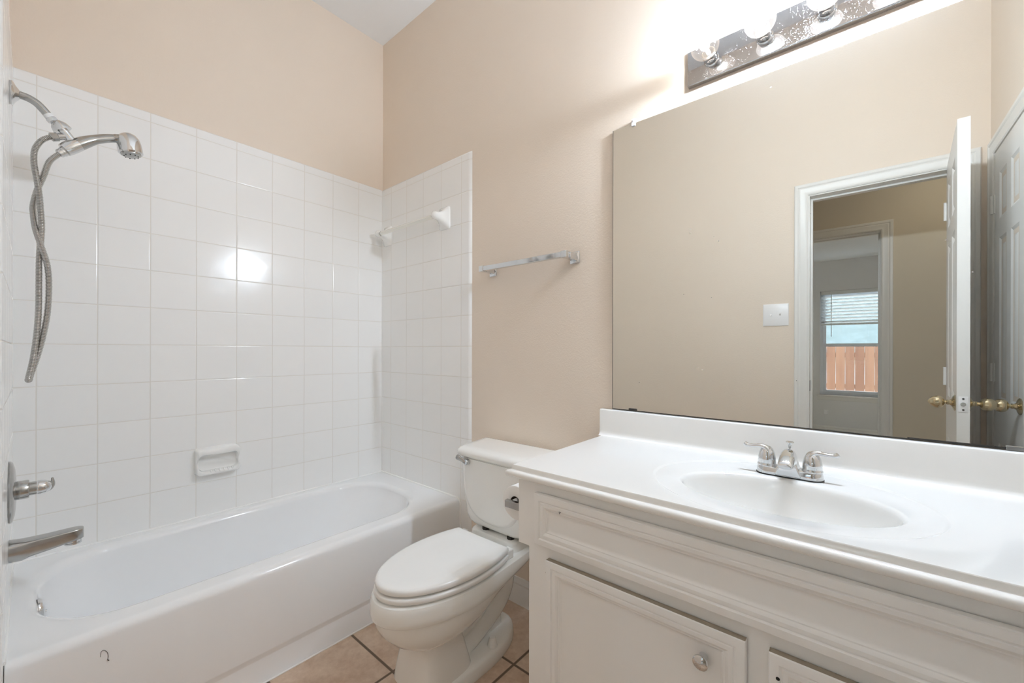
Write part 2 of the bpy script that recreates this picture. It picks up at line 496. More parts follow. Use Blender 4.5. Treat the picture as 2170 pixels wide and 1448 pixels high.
# baseboards
BASE = [(0.0, 0.0), (0.012, 0.0), (0.012, 0.075), (0.009, 0.083), (0.0105, 0.092), (0.006, 0.104), (0.004, 0.1135), (0.0, 0.1145)]
def baseboard(p0, p1, nrm):
    mb = MB(); n = Vector((*nrm, 0))
    rings = [[Vector((*p, 0)) + n*d + Vector((0, 0, z)) for d, z in BASE] for p in (p0, p1)]
    mb.loft(rings); return mb
struct('baseboard_back', baseboard((0.776, 0.0079), (1.5365, 0.0079), (0, -1)), 'trim', 'white moulded baseboard behind the toilet', smooth=25)
struct('baseboard_front', baseboard((0.776, YP+0.0001), (DX0-0.071, YP+0.0001), (0, 1)), 'trim', 'white baseboard on the front wall', smooth=25)
cb = MB(); cb.tube([(0.706, -1.42, 0.0015), (0.706, -0.01, 0.0015)], 0.0032, n=8)
struct('trim_3', cb, 'caulk', 'thin white caulk line where tub meets floor')
struct('trim_6', MB().tube([(0.001, -1.424, 0.3735), (0.001, -0.002, 0.3735)], 0.0042, n=8), 'caulk', 'caulk line along the long tub wall')
struct('trim_7', MB().tube([(0.002, -0.0005, 0.3735), (0.680, -0.0005, 0.3735), (0.694, -0.0005, 0.368), (0.7035, -0.0005, 0.352), (0.7045, -0.0005, 0.10)], 0.0048, n=8, ref=(0, 1, 0)), 'caulk', 'caulk line where the tub meets the end wall')
struct('trim_8', MB().tube([(0.002, YF, 0.3735), (0.690, YF, 0.3735)], 0.0042, n=8, ref=(0, 1, 0)), 'caulk', 'caulk line under the faucet wall tile')

# ------------------------------------------------------------------ hall and bedroom beyond the doorway
HX0, HX1 = 2.3205-0.70, 2.3205
struct('floor_hall', ybox(0.9, 3.6, YH, -1.56, -0.06, 0.0), 'carpet', 'beige hall carpet')
struct('ceiling_hall', ybox(0.9, 3.6, YH, -1.545, 2.45, 2.5), 'ceiling', 'hall ceiling')
struct('wall_hall_right', ybox(3.5, 3.6, YH, -1.545, 0, 2.45), 'hallpaint')
struct('wall_hall_left', ybox(0.9, 1.0, YH, -1.545, 0, 2.45), 'hallpaint')
struct('wall_hall_near', MB().box(1.0, DX0-0.015, -1.549, -1.5451, 0, 2.45).box(DX1+0.015, 3.5, -1.549, -1.5451, 0, 2.45).box(DX0-0.015, DX1+0.015, -1.549, -1.5451, DZ+0.015, 2.45), 'hallpaint', smooth=0)
hw = MB(); hw.box(-0.6, HX0-0.015, YH-0.1, YH, 0, 2.45); hw.box(HX1+0.015, 3.6, YH-0.1, YH, 0, 2.45); hw.box(HX0-0.015, HX1+0.015, YH-0.1, YH, 1.987, 2.45)
struct('wall_hall_far', hw, 'hallpaint', 'dim tan hall wall seen through the doorway in the mirror', smooth=0)
tr4 = struct('trim_4', casing(HX0-0.004, HX1+0.004, 1.977, lambda a, z, h: (a, YH+h, z)), 'trim', 'white casing of the bedroom doorway across the hall', smooth=25)
part('jamb', jamb(HX0, HX1, 1.972, YH-0.0999, YH), 'trim', tr4, smooth=0)
struct('floor_bedroom', ybox(-0.6, 3.6, YW, YH, -0.06, 0.0), 'carpet', 'beige bedroom carpet')
struct('ceiling_bedroom', ybox(-0.6, 3.6, YW, YH-0.1, 2.31, 2.36), 'ceiling', 'white bedroom ceiling')
struct('wall_bedroom_left', ybox(-0.7, -0.6, YW, YH, 0, 2.45), 'bedpaint')
struct('wall_bedroom_right', ybox(3.6, 3.7, YW, YH, 0, 2.45), 'bedpaint')
WZ0, WZ1 = 0.525, 1.905
W1 = (1.800, 2.620); W2 = (0.800, 1.655); W_ADDED = (2.74, 3.52)
ww = MB()
ww.box(-0.7, W2[0], YW-0.12, YW, 0, 2.45); ww.box(W2[1], W1[0], YW-0.12, YW, 0, 2.45); ww.box(W1[1], W_ADDED[0], YW-0.12, YW, 0, 2.45); ww.box(W_ADDED[1], 3.7, YW-0.12, YW, 0, 2.45)
for a, b in (W1, W2, W_ADDED):
    ww.box(a, b, YW-0.12, YW, 0, WZ0); ww.box(a, b, YW-0.12, YW, WZ1, 2.45)
struct('wall_bedroom_window', ww, 'bedpaint', 'bedroom wall round the windows', smooth=0)
struct('baseboard_bedroom', baseboard((-0.6, YW), (3.6, YW), (0, 1)), 'trim', smooth=25)

def window(name, x0, x1, label):
    mb = MB()
    yb = YW-0.10
    fr = [(0.0, 0.0), (0.0, 0.05), (0.030, 0.05), (0.030, 0.02), (0.062, 0.02), (0.062, 0.0)]
    mb.frames(x0, x1, WZ0, WZ1, fr, lambda a, z, h: (a, yb+h, z), fill=False)
    zm = 1.19
    mb.box(x0+0.03, x1-0.03, yb+0.01, yb+0.055, zm-0.022, zm+0.018)
    o = struct(name, mb, 'vinyl', label, smooth=0)
    part('pane', ybox(x0+0.05, x1-0.05, yb+0.008, yb+0.012, WZ0+0.05, WZ1-0.05), 'pane', o)
    part('sill', ybox(x0-0.03, x1+0.03, YW-0.05, YW+0.035, WZ0-0.022, WZ0), 'trim', o, bevel=0.004)
    part('apron', ybox(x0-0.02, x1+0.02, YW+0.0005, YW+0.012, WZ0-0.07, WZ0-0.022), 'trim', o, bevel=0.003)
    return o
window('window_1', *W1, 'white bedroom window with fence outside, seen in the mirror')
window('window_2', *W2, 'second bedroom window, a sliver seen in the mirror')
window('window_added', *W_ADDED, 'added unseen bedroom window for more daylight')  # added out of view to brighten the bedroom
def blind(x0, x1, label):
    t = thing('window_blind', ((x0+x1)/2, YW-0.03, 1.44), label, 'blind')
    part('headrail', ybox(x0+0.008, x1-0.008, YW-0.06, YW-0.005, WZ1-0.045, WZ1-0.002), 'blind', t, bevel=0.003)
    mb = MB(); z = 1.495
    while z < WZ1-0.05:
        a = math.radians(28); d = 0.024
        rows = []
        for s in (-1, -0.5, 0, 0.5, 1):
            rows.append((YW-0.033+s*d*math.cos(a), z+s*d*math.sin(a)+0.003*(1-s*s)))
        top = [[(xx, y, zz+0.0014) for xx in (x0+0.012, x1-0.012)] for y, zz in rows]
        bot = [[(xx, y, zz-0.0014) for xx in (x0+0.012, x1-0.012)] for y, zz in rows]
        ring = [[p[0] for p in top] + [p[0] for p in bot][::-1], [p[1] for p in top] + [p[1] for p in bot][::-1]]
        mb.loft(ring); z += 0.041
    part('slats', mb, 'blind', t)
    part('bottom_rail', ybox(x0+0.010, x1-0.010, YW-0.056, YW-0.010, 1.452, 1.476), 'blind', t, bevel=0.003)
    for xx in (x0+0.05, x1-0.05): part('ladder_cord', MB().tube([(xx, YW-0.007, 1.46), (xx, YW-0.007, WZ1-0.04)], 0.002, n=6), 'blind', t)
    wd = MB(); wd.tube([(x0+0.12, YW-0.004, WZ1-0.05), (x0+0.12, YW-0.002, 1.30)], 0.004, n=8)
    part('tilt_wand', wd, 'blind', t)
blind(*W1, 'half-raised white slatted blind above the fence view in the mirror')
blind(*W2, 'blind on the second bedroom window, a sliver beside the doorway casing in the mirror')
ol = thing('wall_outlet', (1.86, YW+0.004, 0.26), 'small white wall outlet low beside the bedroom window, in the mirror', 'outlet')
part('cover_plate', ybox(1.843, 1.887, YW, YW+0.006, 0.262, 0.322), 'plate', ol, bevel=0.003)
part('socket', ybox(1.846, 1.860, YW+0.006, YW+0.008, 0.280, 0.304), 'plate', ol)
part('socket', ybox(1.870, 1.884, YW+0.006, YW+0.008, 0.280, 0.304), 'plate', ol)

hl = thing('ceiling_light', (2.72, -2.06, 2.45), 'round flush ceiling light in the hall outside the bathroom door', 'ceiling light')
part('pan', MB().lathe([(0.0, 0.0), (0.150, 0.0), (0.150, -0.018), (0.0, -0.018)], (2.72, -2.06, 2.45), n=40), 'trim', hl)
part('diffuser', MB().lathe([(0.140, -0.018), (0.138, -0.030), (0.115, -0.058), (0.075, -0.074), (0.0, -0.080)], (2.72, -2.06, 2.45), n=40), 'hall_glow', hl, smooth=70)

# outside: yard, fence, neighbour
struct('ground', ybox(-9, 12, -26, YW-0.12, -0.62, -0.5), 'yard', 'bare yard beyond the bedroom window')
fe = thing('wooden_fence', (2.2, -8.6, -0.5), 'orange-brown cedar board fence outside the bedroom window', 'fence')
px_ = -0.2
i = 0
while px_ < 4.4:
    wdt = 0.134 + random.uniform(-0.004, 0.004)
    pk = MB(); dz = random.uniform(-0.01, 0.01)
    pk.box(px_, px_+wdt, -8.62+random.uniform(-0.003, 0.003), -8.60, -0.48, 1.24+dz)
    part('picket', pk, 'fence', fe)
    px_ += wdt + random.uniform(0.002, 0.006); i += 1
for zz in (-0.2, 0.4, 1.0):
    part('rail', ybox(-0.2, 4.4, -8.66, -8.622, zz, zz+0.08), 'fence', fe)
nh = thing('neighbour_house', (2.2, -14, -0.5), 'pale neighbouring house roof above the fence', 'house')
part('wall', ybox(-6, 10, -20, -13.2, -0.5, 1.1), 'house', nh)
rf = MB(); rf.loft([[(-6.4, -12.7, 1.02), (-6.4, -16.6, 3.6), (-6.4, -20.5, 1.02), (-6.4, -20.5, 0.94), (-6.4, -12.7, 0.94)],
                    [(10.4, -12.7, 1.02), (10.4, -16.6, 3.6), (10.4, -20.5, 1.02), (10.4, -20.5, 0.94), (10.4, -12.7, 0.94)]])
part('roof', rf, 'shingle', nh, smooth=0)

# ------------------------------------------------------------------ six-panel doors
PAN = [(0.0, 0.0), (0.004, -0.002), (0.010, -0.004), (0.016, -0.008), (0.020, -0.008), (0.042, -0.0015), (0.046, -0.0012)]
def door_leaf(wd, ht, th, one_side=False):
    """door in local x (width), y (thickness 0..th), z"""
    mb = MB()
    st_, mu = 0.100*wd/0.59+0.005, 0.085*wd/0.59
    pw = (wd-2*st_-mu)/2
    cols = [(st_, st_+pw), (st_+pw+mu, wd-st_)]
    rows = [(0.20, 0.72), (0.90, 1.58), (1.66, ht-0.105)]
    us = sorted({0, wd, *[c for q in cols for c in q]}); zs = sorted({0, ht, *[c for q in rows for c in q]})
    def is_panel(a, b, c, d):
        return any(abs(a-q[0]) < 1e-6 for q in cols) and any(abs(c-q[0]) < 1e-6 for q in rows)
    for side in (0, 1):
        put = (lambda a, z, h: (a, -h, z)) if side == 0 else (lambda a, z, h: (a, th+h, z))
        for a, b in zip(us, us[1:]):
            for c, d in zip(zs, zs[1:]):
                if is_panel(a, b, c, d): mb.frames(a, b, c, d, PAN, put)
                else: mb.add([put(a, c, 0), put(b, c, 0), put(b, d, 0), put(a, d, 0)], [(0, 1, 2, 3)])
    mb.add([(0, 0, 0), (0, th, 0), (0, th, ht), (0, 0, ht)], [(0, 1, 2, 3)])
    mb.add([(wd, 0, 0), (wd, th, 0), (wd, th, ht), (wd, 0, ht)], [(0, 1, 2, 3)])
    mb.add([(0, 0, ht), (wd, 0, ht), (wd, th, ht), (0, th, ht)], [(0, 1, 2, 3)])
    mb.add([(0, 0, 0), (wd, 0, 0), (wd, th, 0), (0, th, 0)], [(0, 1, 2, 3)])
    return mb
def knob_parts(parent, c, axis, k=1.0):
    pr = [(0.0, 0.0), (0.030*k, 0.0), (0.031*k, 0.003), (0.024*k, 0.007), (0.013*k, 0.010), (0.0105*k, 0.014)]
    part('rosette', MB().lathe(pr, c, axis), 'brass', parent, local=True)
    pr = [(0.0105, 0.012), (0.0085, 0.016), (0.010, 0.021), (0.0075, 0.025), (0.008, 0.028), (0.016, 0.031), (0.022, 0.037), (0.0245, 0.046), (0.0225, 0.056), (0.016, 0.066), (0.009, 0.071), (0.0055, 0.0735), (0.0, 0.0742)]
    part('knob', MB().lathe([(a*k, b*k) for a, b in pr], c, axis), 'brass', parent, label='egg-shaped brass knob', local=True)
# bathroom door: hinged at the right jamb, swung open into the room; leaf runs towards the mirror
DW, DT = 0.572, 0.0335
ang = math.radians(93.6)
d1 = mesh_of(door_leaf(DW, 1.968, DT), 'door_1', 'doorpaint', (0, 0, 0), smooth=20)
d1.location = (2.5560, -1.4295, 0.010); d1.rotation_euler = (0, 0, ang)
tag(d1, 'open white six-panel bathroom door with brass knobs, edge-on in the mirror', None, None, 'structure'); WL[d1] = Vector((0, 0, 0))
kz = 0.903
knob_parts(d1, (DW-0.058, DT, kz), (0, 1, 0)); knob_parts(d1, (DW-0.058, 0.0, kz), (0, -1, 0))
lp = MB(); lp.frames(0.0045, DT-0.0045, kz-0.029, kz+0.029, [(0, 0.0), (0, 0.0012), (0.0008, 0.0016)], lambda a, z, h: (DW+h, a, z))
part('latch_plate', lp, 'plate', d1, local=True)
lb = MB().lathe([(0.0, 0.0), (0.0075, 0.0), (0.0072, 0.003), (0.0, 0.003)], (DW+0.001, DT/2, kz), (1, 0, 0), n=20)
part('latch_bolt', lb, 'worn', d1, local=True)
sc = MB()
for dz in (-0.0205, 0.0205): sc.lathe([(0.0, 0.0), (0.0035, 0.0), (0.003, 0.0022), (0.0, 0.0024)], (DW+0.0006, DT/2, kz+dz), (1, 0, 0), n=14)
part('screw', sc, 'dark', d1, local=True)
for hz in (0.20, 0.98, 1.76):
    h = MB(); h.lathe([(0.0, 0), (0.006, 0), (0.006, 0.085), (0.0, 0.085)], (-0.004, DT+0.004, hz-0.04), (0, 0, 1), n=16)
    part('hinge', h, 'trim', d1, local=True)
# linen-closet door in the right wall (faces -x)
CY0, CY1 = -1.335, -0.885
tr5 = struct('trim_5', casing(CY0, CY1, 1.972, lambda a, z, h: (CX-h, a, z)), 'trim', 'white casing round the closet door, seen in the mirror', smooth=25)
d2 = mesh_of(door_leaf(CY1-CY0-0.006, 1.960, 0.03), 'door_2', 'doorpaint', (0, 0, 0), smooth=20)
d2.location = (CX-0.0045, CY0+0.003, 0.008); d2.rotation_euler = (0, 0, PI/2)
# local x -> world +y, local y -> world -x ; slab must sit inside the wall: local y 0..th goes to -x, so shift
d2.location = (CX+0.0255, CY0+0.003, 0.008)
tag(d2, 'white six-panel closet door with a brass knob, seen in the mirror', None, None, 'structure'); WL[d2] = Vector((0, 0, 0))
knob_parts(d2, (CY1-CY0-0.062, 0.03, 0.902), (0, 1, 0))
for hz in (0.22, 1.012, 1.740):
    h = MB(); h.box(-0.030, 0.012, 0.0295, 0.0345, hz-0.040, hz+0.040)
    h.lathe([(0.0, 0), (0.007, 0), (0.007, 0.080), (0.0, 0.080)], (-0.006, 0.036, hz-0.040), (0, 0, 1), n=16)
    part('hinge', h, 'trim', d2, local=True, bevel=0.0008)

# light switch beside the doorway
sw = thing('light_switch', (1.837, YP, 1.319), 'white double toggle switch plate left of the doorway, in the mirror', 'switch')
part('switch_plate', MB().frames(1.774, 1.900, 1.2556, 1.3831, [(0, 0), (0, 0.004), (0.004, 0.0065)], lambda a, z, h: (a, YP+h, z)), 'plate', sw)
for xx, up in ((1.8148, -1), (1.8589, 1)):
    tg = MB(); tg.box(xx-0.0065, xx+0.0065, YP+0.0064, YP+0.0078, 1.3065, 1.3335)
    part('toggle', tg.add([(xx-0.004, YP+0.007, 1.314), (xx+0.004, YP+0.007, 1.314), (xx+0.004, YP+0.007, 1.326), (xx-0.004, YP+0.007, 1.326),
            (xx-0.0035, YP+0.018, 1.318+0.006*up), (xx+0.0035, YP+0.018, 1.318+0.006*up), (xx+0.0035, YP+0.018, 1.322+0.007*up), (xx-0.0035, YP+0.018, 1.322+0.007*up)],
            [(0, 1, 5, 4), (1, 2, 6, 5), (2, 3, 7, 6), (3, 0, 4, 7), (4, 5, 6, 7)]), 'plate', sw)

# ------------------------------------------------------------------ bathtub
tub = thing('bathtub', (0.35, -0.71, 0.0), 'white enamelled alcove bathtub along the tiled wall', 'bathtub')
ZR = 0.372
def tr_(x0, x1, y0, y1, rad, z): return rrect((x0+x1)/2, (y0+y1)/2, (x1-x0)/2, (y1-y0)/2, rad, z, nc=14, ns=10)
y0_, y1_ = YF+0.001, -0.001
rings = [tr_(0.001, 0.700, y0_, y1_, 0.003, 0.0), tr_(0.001, 0.690, y0_, y1_, 0.003, 0.074), tr_(0.001, 0.6905, y0_, y1_, 0.003, 0.078),
         tr_(0.001, 0.701, y0_, y1_, 0.003, 0.098), tr_(0.001, 0.702, y0_, y1_, 0.003, 0.103)]
rings += [tr_(0.001, 0.701, y0_, y1_, 0.003, 0.335)]
for i in range(0, 8):
    a = PI/2*i/7
    rings.append(tr_(0.001, 0.700-0.024*(1-math.cos(a)), y0_, y1_, 0.003, ZR-0.024+0.024*math.sin(a)))
# flat rim, then over the rounded lip and down into the basin
bx0, bx1, by0, by1 = 0.040, 0.622, -1.396, -0.105
rings.append(tr_(0.004, 0.667, y0_+0.004, y1_-0.004, 0.02, ZR)); rings.append(tr_(bx0-0.006, bx1+0.006, by0-0.006, by1+0.006, 0.215, ZR+0.0004)); rings.append(tr_(bx0, bx1, by0, by1, 0.21, ZR))
for i in range(1, 8):
    a = PI/2*i/7; d = 0.026*math.sin(a)
    rings.append(tr_(bx0+d, bx1-d, by0+d, by1-d, 0.21, ZR-0.026*(1-math.cos(a))))
for t in (0.15, 0.35, 0.55, 0.75, 0.88):
    z = ZR-0.026-(ZR-0.026-0.085)*t
    rings.append(tr_(bx0+0.026+0.035*t, bx1-0.026-0.035*t, by0+0.026+0.03*t, by1-0.026-0.17*t, 0.20, z))
for i in range(1, 7):
    a = PI/2*i/6; d = 0.05*(1-math.cos(a))
    rings.append(tr_(bx0+0.058+d, bx1-0.058-d, by0+0.052+d, by1-0.180-d*1.5, 0.18, 0.105-0.05*math.sin(a)))
rings.append(tr_(0.25, 0.43, -0.95, -0.55, 0.08, 0.050))
part('tub_shell', MB().loft(rings, caps=(False, True)), 'enamel', tub, smooth=75)
oc = (0.335, -1.3680, 0.326)
ov = MB().lathe([(0.0, 0.006), (0.024, 0.006), (0.030, 0.003), (0.0315, 0.0), (0.0325, 0.0), (0.0325, 0.004), (0.029, 0.0095), (0.018, 0.0125), (0.0, 0.0135)], oc, (0, 1, 0.08))
ovp = part('overflow_plate', ov, 'chrome', tub)
part('overflow_opening', MB().lathe([(0.0, 0.0), (0.026, 0.0), (0.026, 0.0045), (0.0, 0.0045)], oc, (0, 1, 0.08)), 'black', ovp, label='dark overflow gap')
part('trip_lever', MB().tube([(0.335, -1.356, 0.318), (0.336, -1.352, 0.317)], [0.004, 0.003], n=10), 'chrome', ovp)
dr = MB().lathe([(0.0, 0.0), (0.034, 0.0), (0.034, 0.002), (0.026, 0.003), (0.0, 0.002)], (0.335, -1.16, 0.0545))
part('drain', dr, 'chrome', tub)
hp = spline([(0.7025, -1.2655, 0.306), (0.7026, -1.2640, 0.318), (0.7026, -1.2590, 0.320), (0.7025, -1.2530, 0.312), (0.7024, -1.2505, 0.300), (0.7024, -1.2515, 0.291), (0.7025, -1.2490, 0.2875)], 6)
hr = MB().tube(hp, [0.0005]*(len(hp)-8)+[0.0009]*8, n=6)
solo('hair_strand', hr, 'hair', 'single curled dark hair stuck on the tub front', 'hair')

# ------------------------------------------------------------------ shower fittings on the faucet wall
SX = 0.36
sa = thing('shower_mount', (SX, YF, 1.846), 'bent chrome shower arm with wall flange and swivel bracket', 'shower mount')
part('flange', MB().lathe([(0.0, 0.0), (0.033, 0.0), (0.0335, 0.004), (0.031, 0.007), (0.022, 0.0115), (0.015, 0.0165), (0.0125, 0.0185), (0.0, 0.0187)], (SX, YF+0.0004, 1.846), (0, 1, 0)), 'chrome', sa)
ap = spline([(SX, YF+0.005, 1.846), (SX, -1.405, 1.8465), (SX, -1.390, 1.845), (SX, -1.374, 1.8375), (SX, -1.360, 1.8225), (SX, -1.3525, 1.8125)], 8)
part('pipe', MB().tube(ap, 0.0105, n=20), 'worn', sa)
dn = Vector((0, 0.60, -0.80)).normalized()
b0 = Vector((SX, -1.3530, 1.8135))
part('thread_tape', MB().lathe([(0.0, 0.0), (0.0112, 0.0), (0.0112, 0.010), (0.0, 0.010)], b0, dn, 20), 'tape', sa, label='band of white thread tape')
b1 = b0 + dn*0.010
part('swivel_nut', MB().lathe([(0.0, 0), (0.0118, 0.0), (0.0135, 0.003), (0.0135, 0.010), (0.010, 0.013), (0.005, 0.0145), (0.0045, 0.022), (0.0, 0.022)], b1, dn, 8), 'chrome', sa, smooth=25)
b2 = Vector((SX, -1.3360, 1.7985))
dn2 = Vector((0, 0.58, -0.80)).normalized()
part('bracket_bell', MB().lathe([(0.004, -0.004), (0.012, 0.0), (0.0195, 0.010), (0.0225, 0.022), (0.0225, 0.025), (0.0, 0.025)], b2, dn2, 28), 'chrome', sa)
b3 = b2 + dn2*0.022
part('diverter_body', MB().tube([b3, b3+dn2*0.022, b3+dn2*0.036], [0.0120, 0.0118, 0.0115], n=20), 'chrome', sa)
part('hose_outlet', MB().tube([b3+dn2*0.020, (SX, -1.3320, 1.7545)], [0.0105, 0.0095], n=18), 'chrome', sa)
part('outlet_nut', MB().tube([(SX, -1.3300, 1.7555), (SX, -1.3325, 1.7545), (SX, -1.3455, 1.7485), (SX, -1.3470, 1.7478)], [0.0095, 0.0122, 0.0122, 0.0100], n=10), 'worn', sa, smooth=25)
part('cradle', MB().tube([(SX, -1.3185, 1.7195), (SX, -1.3100, 1.7285), (SX, -1.2990, 1.7390), (SX, -1.2880, 1.7480)], [0.0180, 0.0195, 0.0195, 0.0180], n=24), 'chrome', sa)

hs = thing('hand_shower', (SX, -1.31, 1.735), 'chrome hand shower resting in the swivel bracket', 'hand shower')
hp_ = spline([(SX, -1.3190, 1.7150), (SX, -1.3020, 1.7350), (SX, -1.2820, 1.7545), (SX, -1.2580, 1.7735), (SX, -1.2330, 1.7885), (SX, -1.2080, 1.7990), (SX, -1.1900, 1.8020), (SX, -1.1740, 1.7980)], 6)
n_ = len(hp_)
rad = [0.0135+0.0045*math.sin(PI*min(1, i/(n_*0.45))) - 0.004*max(0, (i/n_-0.45)) for i in range(n_)]
rad[-12:] = [0.0135, 0.0138, 0.0142, 0.0148, 0.0157, 0.0170, 0.0187, 0.0207, 0.0228, 0.0248, 0.0262, 0.0270]
part('handle', MB().tube(hp_, rad, n=20), 'worn', hs)
hc = Vector((SX, -1.1740, 1.8020)); hd = Vector((0.05, 0.13, -1.0)).normalized()
part('head', MB().lathe([(0.0, -0.027), (0.012, -0.025), (0.022, -0.018), (0.0285, -0.006), (0.0315, 0.010), (0.0322, 0.026), (0.0322, 0.038), (0.029, 0.042), (0.0, 0.042)], hc, hd, 36), 'chrome', hs)
part('spray_face', MB().lathe([(0.0, 0.041), (0.0265, 0.041), (0.0255, 0.045), (0.016, 0.050), (0.0, 0.0515)], hc, hd, 30), 'worn', hs)
hz = MB()
for k in range(9):
    a = 2*PI*k/9; e1 = hd.orthogonal().normalized(); e2 = hd.cross(e1)
    hz.lathe([(0.0, 0.047), (0.0018, 0.047), (0.0014, 0.0505), (0.0, 0.0505)], hc+(e1*math.cos(a)+e2*math.sin(a))*0.018, hd, 8)
part('nozzles', hz, 'dark', hs)
part('hose_collar', MB().lathe([(0.0, 0), (0.0125, 0.0), (0.0135, 0.004), (0.0135, 0.009), (0.0122, 0.010), (0.0122, 0.018), (0.010, 0.020), (0.0, 0.020)], (SX, -1.3160, 1.7180), (0, -0.72, -0.69), 24), 'chrome', hs)

def ribbed(path, rad, ring=0.0044):
    """flexible metal hose: a tube whose radius beads along its length"""
    P = [Vector(p) for p in path]; L = [0]
    for a, b in zip(P, P[1:]): L.append(L[-1]+(b-a).length)
    out, rr = [], []; n = int(L[-1]/ring*4); j = 0
    for i in range(n+1):
        s = L[-1]*i/n
        while j < len(L)-2 and L[j+1] < s: j += 1
        t = (s-L[j])/max(1e-9, L[j+1]-L[j])
        out.append(P[j].lerp(P[j+1], t)); rr.append(rad*(1.0 if i % 4 in (1, 2) else 0.80 if i % 4 == 3 else 0.88))
    return MB().tube(out, rr, n=12)
A = [(SX, -1.3465, 1.7480), (SX, -1.3530, 1.7435), (SX, -1.3660, 1.7280), (SX, -1.3775, 1.6980), (SX, -1.3790, 1.6600), (SX+0.004, -1.3740, 1.6150), (SX+0.008, -1.3690, 1.5700), (SX+0.006, -1.3660, 1.5220),
     (SX, -1.3640, 1.4792), (SX-0.008, -1.3651, 1.4353), (SX-0.006, -1.3685, 1.3781), (SX, -1.3692, 1.3084), (SX, -1.3695, 1.2389), (SX, -1.3722, 1.1692), (SX, -1.3795, 1.0868), (SX, -1.3880, 1.0300)]
B = [(SX, -1.3300, 1.7045), (SX, -1.3420, 1.6880), (SX, -1.3510, 1.6690), (SX, -1.3610, 1.6265), (SX-0.006, -1.3735, 1.5800), (SX-0.010, -1.3805, 1.5370), (SX-0.006, -1.3800, 1.5100), (SX, -1.3760, 1.4676), (SX+0.009, -1.3651, 1.4179),
     (SX+0.007, -1.3530, 1.3633), (SX, -1.3495, 1.3022), (SX, -1.3525, 1.2183), (SX, -1.3620, 1.1434), (SX, -1.3735, 1.0824), (SX, -1.3835, 1.0400)]
loop = A + [(SX, -1.3900, 1.0205), (SX+0.001, -1.3890, 1.0180), (SX, -1.3870, 1.0215)] + B[::-1]
hh = solo('shower_hose', ribbed(spline(A + [(SX-0.004, -1.3890, 1.0200), (SX-0.010, -1.3875, 1.0205)] + [(p[0]-0.012 if p[2] < 1.12 else p[0]-0.006, p[1], p[2]) for p in B[::-1]], 8), 0.0074), 'steel',
     'twisted ribbed metal shower hose hanging in a long loop', 'shower hose', smooth=60)
hh.data.materials[0] = M['steel']

va = thing('shower_valve', (SX, YF, 0.70), 'chrome shower valve with round wall plate and stub handle', 'valve')
part('escutcheon', MB().lathe([(0.0, 0.0), (0.086, 0.0), (0.087, 0.003), (0.083, 0.007), (0.066, 0.011), (0.050, 0.0125), (0.030, 0.0135), (0.0, 0.0137)], (SX, YF+0.0004, 0.700), (0, 1, 0), 56), 'worn', va)
part('sleeve', MB().lathe([(0.0, 0.0), (0.0255, 0.0), (0.0265, 0.003), (0.0265, 0.0235), (0.025, 0.0255), (0.0195, 0.026), (0.0195, 0.040), (0.0, 0.040)], (SX, -1.4125, 0.7015), (0, 1, 0), 36), 'worn', va)
vh = MB().lathe([(0.0, 0.0), (0.0205, 0.0005), (0.0210, 0.006), (0.0195, 0.016), (0.0150, 0.0245), (0.008, 0.029), (0.0, 0.0305)], (SX, -1.3718, 0.7012), (0, 1, 0), 36)
part('handle', vh, 'chrome', va)
lvp = spline([(SX, -1.358, 0.6930), (SX, -1.3490, 0.6955), (SX, -1.3430, 0.7030), (SX, -1.3412, 0.7130), (SX, -1.3422, 0.7240)], 4)
part('handle_lever', MB().tube(lvp, [0.0115-0.0095*i/(len(lvp)-1) for i in range(len(lvp))], n=14), 'worn', va)

sp = thing('tub_spout', (SX, YF, 0.53), 'long water-spotted chrome tub spout under the valve', 'tub spout')
sr = []
prof = [(-1.4246, 0.5305, 0.031, 0.0310, 2.4), (-1.4150, 0.5300, 0.030, 0.0305, 2.6), (-1.4000, 0.5285, 0.0285, 0.0290, 3.2), (-1.3880, 0.5310, 0.027, 0.0240, 6.0), (-1.3500, 0.5335, 0.025, 0.0205, 8.0),
        (-1.3200, 0.5365, 0.0235, 0.0185, 9.0), (-1.2980, 0.5385, 0.0225, 0.0172, 9.0), (-1.2860, 0.5393, 0.0195, 0.0165, 8.0), (-1.2790, 0.5395, 0.0145, 0.0158, 7.0), (-1.2765, 0.5395, 0.0085, 0.0152, 6.0)]
for (yy, zc, hx, hz_, e) in prof:
    ring = []
    for i in range(32):
        a = 2*PI*i/32; c, s = math.cos(a), math.sin(a)
        ring.append((SX+math.copysign(abs(c)**(2/e), c)*hx, yy, zc+math.copysign(abs(s)**(2/e), s)*hz_))
    sr.append(ring)
part('body', MB().loft(sr), 'worn', sp, smooth=28)
part('outlet_ring', MB().lathe([(0.0, 0), (0.0185, 0.0), (0.0185, -0.006), (0.0175, -0.007), (0.0190, -0.008), (0.0190, -0.012), (0.0, -0.012)], (SX, -1.2990, 0.5225), (0, 0, 1), 28), 'chrome', sp)

